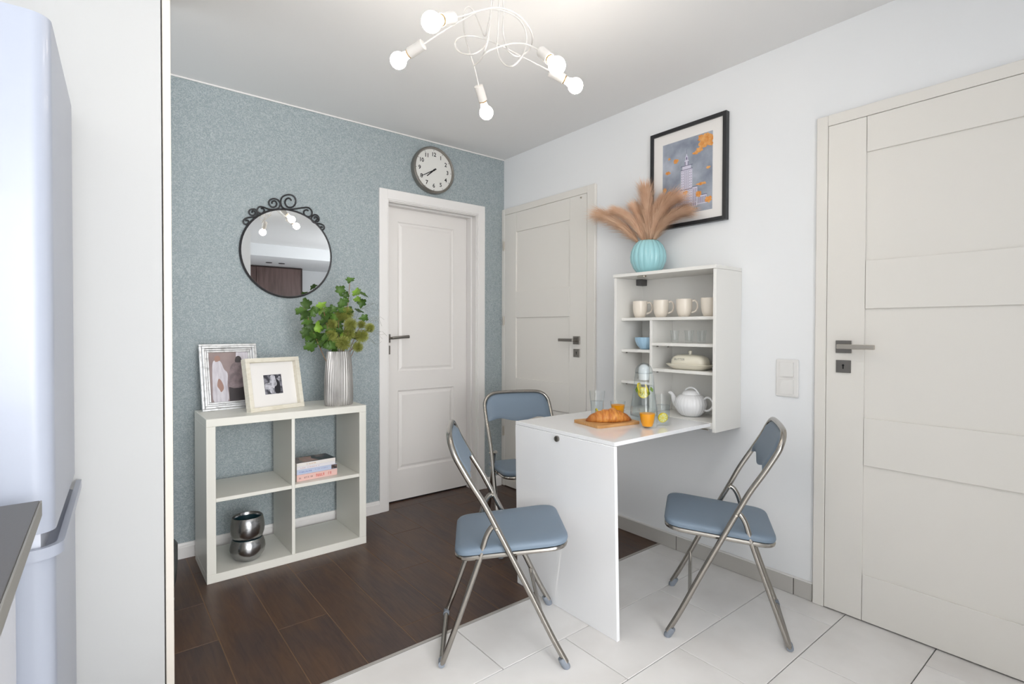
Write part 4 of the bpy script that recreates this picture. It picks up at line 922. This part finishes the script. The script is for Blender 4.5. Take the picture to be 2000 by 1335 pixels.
g = text_mesh('BUTTER', 0.0155, 1.1); g = place(g, (-0.0515, 0.030, 0.051), (0, -1, 0), (0.12, 0, 1)); build('lettering', g, mat('grey_print', '8f8d86', 0.6), t, smooth=0)
# teapot
t = thing('teapot', 'white fluted china teapot standing in the cabinet behind the table', 'teapot', (-0.118, -1.712, 0.7578), math.radians(4))
build('body', G().lathe([(0.040, 0.0), (0.048, 0.003), (0.064, 0.018), (0.078, 0.042), (0.081, 0.062), (0.074, 0.086), (0.058, 0.103), (0.045, 0.108), (0.02, 0.109)], 112, fn=lambda a, r, z: r*(1-0.028*(abs(math.cos(14*a))**4))), M_china, t, smooth=60)
build('lid', G().lathe([(0.045, 0.108), (0.044, 0.112), (0.036, 0.121), (0.020, 0.127), (0.002, 0.128)], 112, fn=lambda a, r, z: r*(1-0.02*(abs(math.cos(14*a))**4))), M_china, t, smooth=60)
build('lid_handle', G().tube(smooth_path([(0, 0.034, 0.116), (0, 0.027, 0.131), (0, 0.006, 0.141), (0, -0.018, 0.137), (0, -0.036, 0.122), (0, -0.043, 0.106)], 4), 0.0042, 8), M_china, t)
build('spout', G().tube(smooth_path([(0, 0.066, 0.040), (0, 0.088, 0.062), (0, 0.098, 0.086), (0, 0.113, 0.106), (0, 0.122, 0.104)], 4), [0.020+(-0.012)*min(1, k/12) for k in range(17)], 12), M_china, t)
build('handle', G().tube(smooth_path([(0, -0.066, 0.082), (0, -0.082, 0.098), (0, -0.102, 0.096), (0, -0.117, 0.074), (0, -0.110, 0.048), (0, -0.088, 0.034), (0, -0.074, 0.036)], 4), 0.0052, 8), M_china, t)

# ------------------------------------------------------------------ things on the table
TZ = 0.7585
def shell(prof_out, wall, seg=40, base=0.006):
    inn = [(max(r-wall, 0.001), z) for r, z in prof_out[::-1] if z > base]
    return G().lathe(prof_out+inn+[(0.0005, base)], seg, cap=True)
def tumbler(label, x, y):
    t = thing('juice_glass', label, 'glass', (x, y, TZ), 0, 'glasses of orange juice')
    build('glass', shell([(0.024, 0.0), (0.0265, 0.002), (0.0295, 0.022), (0.0345, 0.055), (0.0370, 0.080)], 0.0018), M_glass, t, smooth=60)
    build('juice', G().lathe([(0.0215, 0.0070), (0.0272, 0.0225), (0.0322, 0.055), (0.0332, 0.0625), (0.0, 0.0626)], 40), M_juice, t, smooth=40)
    return t
def lemon(parent, loc, rot, r=0.024):
    g = G().lathe([(r, -0.0028), (r, 0.0028)], 28); o = build('lemon_slice', g, M_lemon, parent, loc=loc); o.rotation_euler = rot
    g = G()
    for k in range(8):
        a0 = 2*PI*k/8+0.08; a1 = 2*PI*(k+1)/8-0.08; rr = r*0.84
        g.add([(0.12*r*math.cos((a0+a1)/2), 0.12*r*math.sin((a0+a1)/2), z) for z in (0.0032,)]+[(rr*math.cos(a0+(a1-a0)*i/4), rr*math.sin(a0+(a1-a0)*i/4), 0.0032) for i in range(5)], [(0, 1, 2, 3, 4, 5)])
    g.add([(a, b, -0.0032) for a, b, c in g.v], [tuple(f) for f in g.f])
    build('segment', g, M_lemonp, o, smooth=0)['kind'] = 'stuff'
def water_glass(label, x, y, rot):
    t = thing('water_glass', label, 'glass', (x, y, TZ), rot, 'tall glasses of water with lemon')
    build('glass', shell([(0.0255, 0.0), (0.0275, 0.002), (0.0285, 0.030), (0.0315, 0.080), (0.0380, 0.139)], 0.0020, base=0.009), M_glass, t, smooth=60)
    build('water', G().lathe([(0.0245, 0.0095), (0.0262, 0.030), (0.0290, 0.080), (0.0302, 0.092), (0.0, 0.0922)], 40), M_water, t, smooth=40)
    lemon(t, (0.0, 0.0, 0.034), (math.radians(78), math.radians(30), 0.9), 0.0225)
    return t
tumbler('glass of orange juice nearest the table front, right of the croissant', -0.556, -1.779)
tumbler('glass of orange juice half hidden behind the croissant', -0.452, -1.522)
water_glass('tall glass of water with lemon left behind the croissant', -0.590, -1.512, 0)
water_glass('tall glass of water with lemon between the juice and the teapot', -0.452, -1.785, 1.6)
t = thing('water_carafe', 'clear glass carafe of water with lemon slices and white lid', 'carafe', (-0.392, -1.632, TZ), 0)
cp = [(0.050, 0.0), (0.060, 0.004), (0.066, 0.020), (0.065, 0.045), (0.059, 0.085), (0.0535, 0.125), (0.0495, 0.160), (0.0470, 0.190), (0.0430, 0.212), (0.0410, 0.226)]
build('glass', shell(cp, 0.0025, 48, 0.010), M_jug, t, smooth=60)
build('water', G().lathe([(0.055, 0.0105), (0.0625, 0.022), (0.0615, 0.045), (0.0555, 0.085), (0.050, 0.125), (0.0462, 0.158), (0.0455, 0.163), (0.0, 0.1632)], 48), M_water, t, smooth=40)
lid = build('lid', G().lathe([(0.0405, 0.222), (0.0415, 0.230), (0.039, 0.243), (0.031, 0.258), (0.018, 0.268), (0.003, 0.271)], 36), thin_glass('lid_clear', (0.88, 0.91, 0.92), (0.5, 0.55, 0.58)), t, smooth=60)
build('stopper', G().lathe([(0.024, 0.190), (0.027, 0.226), (0.025, 0.250), (0.014, 0.262), (0.002, 0.265)], 28), M_plastic, lid, smooth=60)
build('carafe_handle', G().tube(smooth_path([(0.0, -0.040, 0.222), (-0.01, -0.052, 0.232), (-0.012, -0.058, 0.205), (-0.012, -0.062, 0.150)], 4), 0.004, 8), M_jug, t)
for lc, ro in (((-0.018, 0.010, 0.150), (1.30, 0.25, 0.3)), ((0.010, -0.012, 0.143), (1.2, -0.5, 0.9)), ((-0.004, 0.0, 0.128), (1.45, 0.1, -0.6))): lemon(t, lc, ro, 0.0265)
for k in range(7):
    a = 0.9*k; g = G().add([(0, 0, 0.011), (0.006, 0.001, 0), (0, 0, -0.011), (-0.006, 0.001, 0)], [(0, 1, 2, 3)])
    o = build('mint_leaf', g, M_mint, t, loc=(0.036*math.cos(a), 0.036*math.sin(a), 0.135+0.01*math.sin(5*a)), smooth=0); o.rotation_euler = (R_.uniform(-.5, .5), R_.uniform(-.5, .5), a); o.scale = (1.4,)*3
# board and croissant
t = thing('wooden_board', 'small light wooden board under the croissant', 'board', (-0.612, -1.592, TZ), math.radians(-9))
g = G().prism(rrect(0.122, 0.094, 0.012), 0.012, (0, 0, 0), (1, 0, 0), (0, 1, 0))
tag(build('board', g, M_bamboo, t), '', '') if False else build('board', g, M_bamboo, t)
def croissant():
    V = []; F = []; NU, NV = 60, 26; Lh = 0.108
    R = random.Random(5)
    for i in range(NU+1):
        s = i/NU*2-1; x = Lh*s; env = (1-abs(s)**2.0)**0.62 if abs(s) < 1 else 0
        y = 0.020*(s*s)-0.006; ridge = 0.0
        step = 0.86+0.14*(1-ridge)**0.7
        r = max(0.0385*env*step*(1+0.05*math.sin(7*s)), 0.003)
        hz = 1.0 if s < 0.1 else 1-0.22*(s-0.1)
        for k in range(NV):
            a = 2*PI*k/NV; sl = (abs(s+0.05)*3.6+0.22*math.cos(a)) % 1.0; r = max(0.0375*env*(0.90+0.10*sl**0.8)*(1+0.10*math.exp(-((s-0.12)/0.16)**2)), 0.003)
            yy = math.cos(a)*r*0.98; zz = math.sin(a)*r*1.0*hz
            zz = max(zz, -r*0.55)
            V.append((x, y+yy+0.08*zz, zz+r*0.55+0.0003))
    for i in range(NU):
        for k in range(NV): F.append((i*NV+k, i*NV+(k+1) % NV, (i+1)*NV+(k+1) % NV, (i+1)*NV+k))
    F += [tuple(range(NV-1, -1, -1)), tuple(NU*NV+k for k in range(NV))]
    return G().add(V, F)
M_cro = mat('croissant_crust', 'b86c2a', 0.38, noise=(30, 'd9974a', 0.40, 0.66, (2.6, 1, 1)), bump=(60, 0.35, (3, 1, 1)))
def crois_dark():
    nt = M_cro.node_tree; N = nt.nodes; L = nt.links; b = N['Principled BSDF']; src = b.inputs['Base Color'].links[0].from_socket
    tc = N.new('ShaderNodeTexCoord'); sp = N.new('ShaderNodeSeparateXYZ'); L.new(tc.outputs['Object'], sp.inputs[0])
    ab = N.new('ShaderNodeMath'); ab.operation = 'ABSOLUTE'; L.new(sp.outputs[0], ab.inputs[0])
    mr = N.new('ShaderNodeMapRange'); mr.inputs[1].default_value = 0.05; mr.inputs[2].default_value = 0.11; L.new(ab.outputs[0], mr.inputs[0])
    n = N.new('ShaderNodeTexNoise'); n.inputs['Scale'].default_value = 18; L.new(tc.outputs['Object'], n.inputs['Vector'])
    ml = N.new('ShaderNodeMath'); ml.operation = 'MULTIPLY'; L.new(mr.outputs[0], ml.inputs[0]); ml.inputs[1].default_value = 0.8
    mx = N.new('ShaderNodeMix'); mx.data_type = 'RGBA'; L.new(ml.outputs[0], mx.inputs[0]); L.new(src, mx.inputs[6]); mx.inputs[7].default_value = (*lin('8a4a22'), 1)
    L.new(mx.outputs[2], b.inputs['Base Color'])
crois_dark()
o = build('croissant', croissant(), M_cro, loc=(-0.618, -1.615, TZ+0.0122), smooth=50); o.rotation_euler = (0, 0, math.radians(-32))
tag(o, 'golden-brown croissant lying on the wooden board', 'croissant')

# ------------------------------------------------------------------ ceiling lamp
LX, LY = -1.333, -1.703
cl = thing('ceiling_lamp', 'white ceiling lamp of five looped arms with lit globe bulbs', 'ceiling lamp', (LX, LY, H))
def LL_(pts): return [Vector(p)-Vector((LX, LY, H)) for p in pts]
build('canopy', G().lathe([(0.0, -0.030), (0.055, -0.030), (0.060, -0.024), (0.060, -0.0005)], 36, cap=False), M_lampw, cl)
ARMS = {
'A': ([(-1.553, -1.834, 2.153), (-1.485, -1.836, 2.196), (-1.423, -1.841, 2.225), (-1.377, -1.863, 2.218), (-1.33, -1.871, 2.197), (-1.27, -1.833, 2.188), (-1.232, -1.774, 2.186), (-1.245, -1.754, 2.171), (-1.299, -1.785, 2.132), (-1.321, -1.763, 2.152), (-1.293, -1.708, 2.215), (-1.290, -1.690, 2.268), (-1.305, -1.715, 2.308), (-1.31, -1.719, 2.353)], (-1.688, -1.880, 2.064)),
'B': ([(-1.551, -1.602, 2.17), (-1.499, -1.624, 2.216), (-1.438, -1.66, 2.264), (-1.39, -1.714, 2.291), (-1.339, -1.756, 2.287), (-1.272, -1.759, 2.282), (-1.225, -1.744, 2.256), (-1.237, -1.755, 2.196), (-1.284, -1.784, 2.129), (-1.308, -1.761, 2.103), (-1.296, -1.693, 2.151), (-1.300, -1.670, 2.203), (-1.315, -1.695, 2.245), (-1.317, -1.701, 2.305), (-1.315, -1.702, 2.359)], (-1.603, -1.496, 2.133)),
'C': ([(-1.232, -1.449, 2.177), (-1.264, -1.468, 2.23), (-1.305, -1.489, 2.278), (-1.357, -1.538, 2.316), (-1.388, -1.586, 2.344), (-1.375, -1.599, 2.36), (-1.346, -1.599, 2.343), (-1.341, -1.649, 2.246), (-1.355, -1.690, 2.26), (-1.339, -1.685, 2.32), (-1.339, -1.690, 2.366)], (-1.161, -1.406, 2.095)),
'D': ([(-1.256, -1.857, 2.137), (-1.279, -1.817, 2.166), (-1.314, -1.776, 2.175), (-1.363, -1.76, 2.152), (-1.396, -1.738, 2.132), (-1.389, -1.683, 2.125), (-1.376, -1.63, 2.136), (-1.377, -1.673, 2.138), (-1.396, -1.731, 2.144), (-1.387, -1.734, 2.185), (-1.358, -1.707, 2.273), (-1.354, -1.709, 2.34)], (-1.258, -1.943, 2.053)),
'E': ([(-1.122, -1.733, 2.166), (-1.188, -1.692, 2.199), (-1.261, -1.654, 2.232), (-1.331, -1.647, 2.237), (-1.393, -1.632, 2.235), (-1.417, -1.592, 2.234), (-1.416, -1.57, 2.221), (-1.427, -1.618, 2.172), (-1.428, -1.692, 2.133), (-1.399, -1.712, 2.151), (-1.35, -1.684, 2.214), (-1.335, -1.670, 2.285), (-1.345, -1.695, 2.31), (-1.342, -1.705, 2.347)], (-1.015, -1.785, 2.115))}
for k, (pts, bulb) in ARMS.items():
    bp = Vector(bulb); e0 = Vector(pts[0]); ax = (bp-e0).normalized(); s1 = bp-ax*0.050; s0 = bp-ax*0.112
    pp = [tuple(s0+ax*0.004)]+[p for p in pts if (Vector(p)-bp).length > 0.125]+[(pts[-1][0], pts[-1][1], H-0.028)]
    a = build('arm', G().tube(LL_(smooth_path(pp, 5)), 0.0028, 8), M_lampw, cl)
    s = build('socket', G().tube(LL_([s0, s0+ax*0.002, s1-ax*0.001, s1]), [0.0150, 0.0185, 0.0185, 0.0160], 24), M_lampw, cl)
    build('socket_ring', G().tube(LL_([s1+ax*0.0003, s1+ax*0.006]), [0.0165, 0.0150], 24), M_brass, s)
    q = ax.to_track_quat('Z', 'Y').to_matrix().to_4x4(); rr = 0.0285
    prof = [(0.0125, -0.043), (0.0135, -0.034)]+[(rr*math.sin(t_), -rr*math.cos(t_)) for t_ in [0.62+(PI-0.64)*i/16 for i in range(17)]]
    g = G().lathe(prof, 24); g.xf(Matrix.Translation(bp-Vector((LX, LY, H))) @ q)
    build('bulb', g, M_bulb, s, smooth=60)
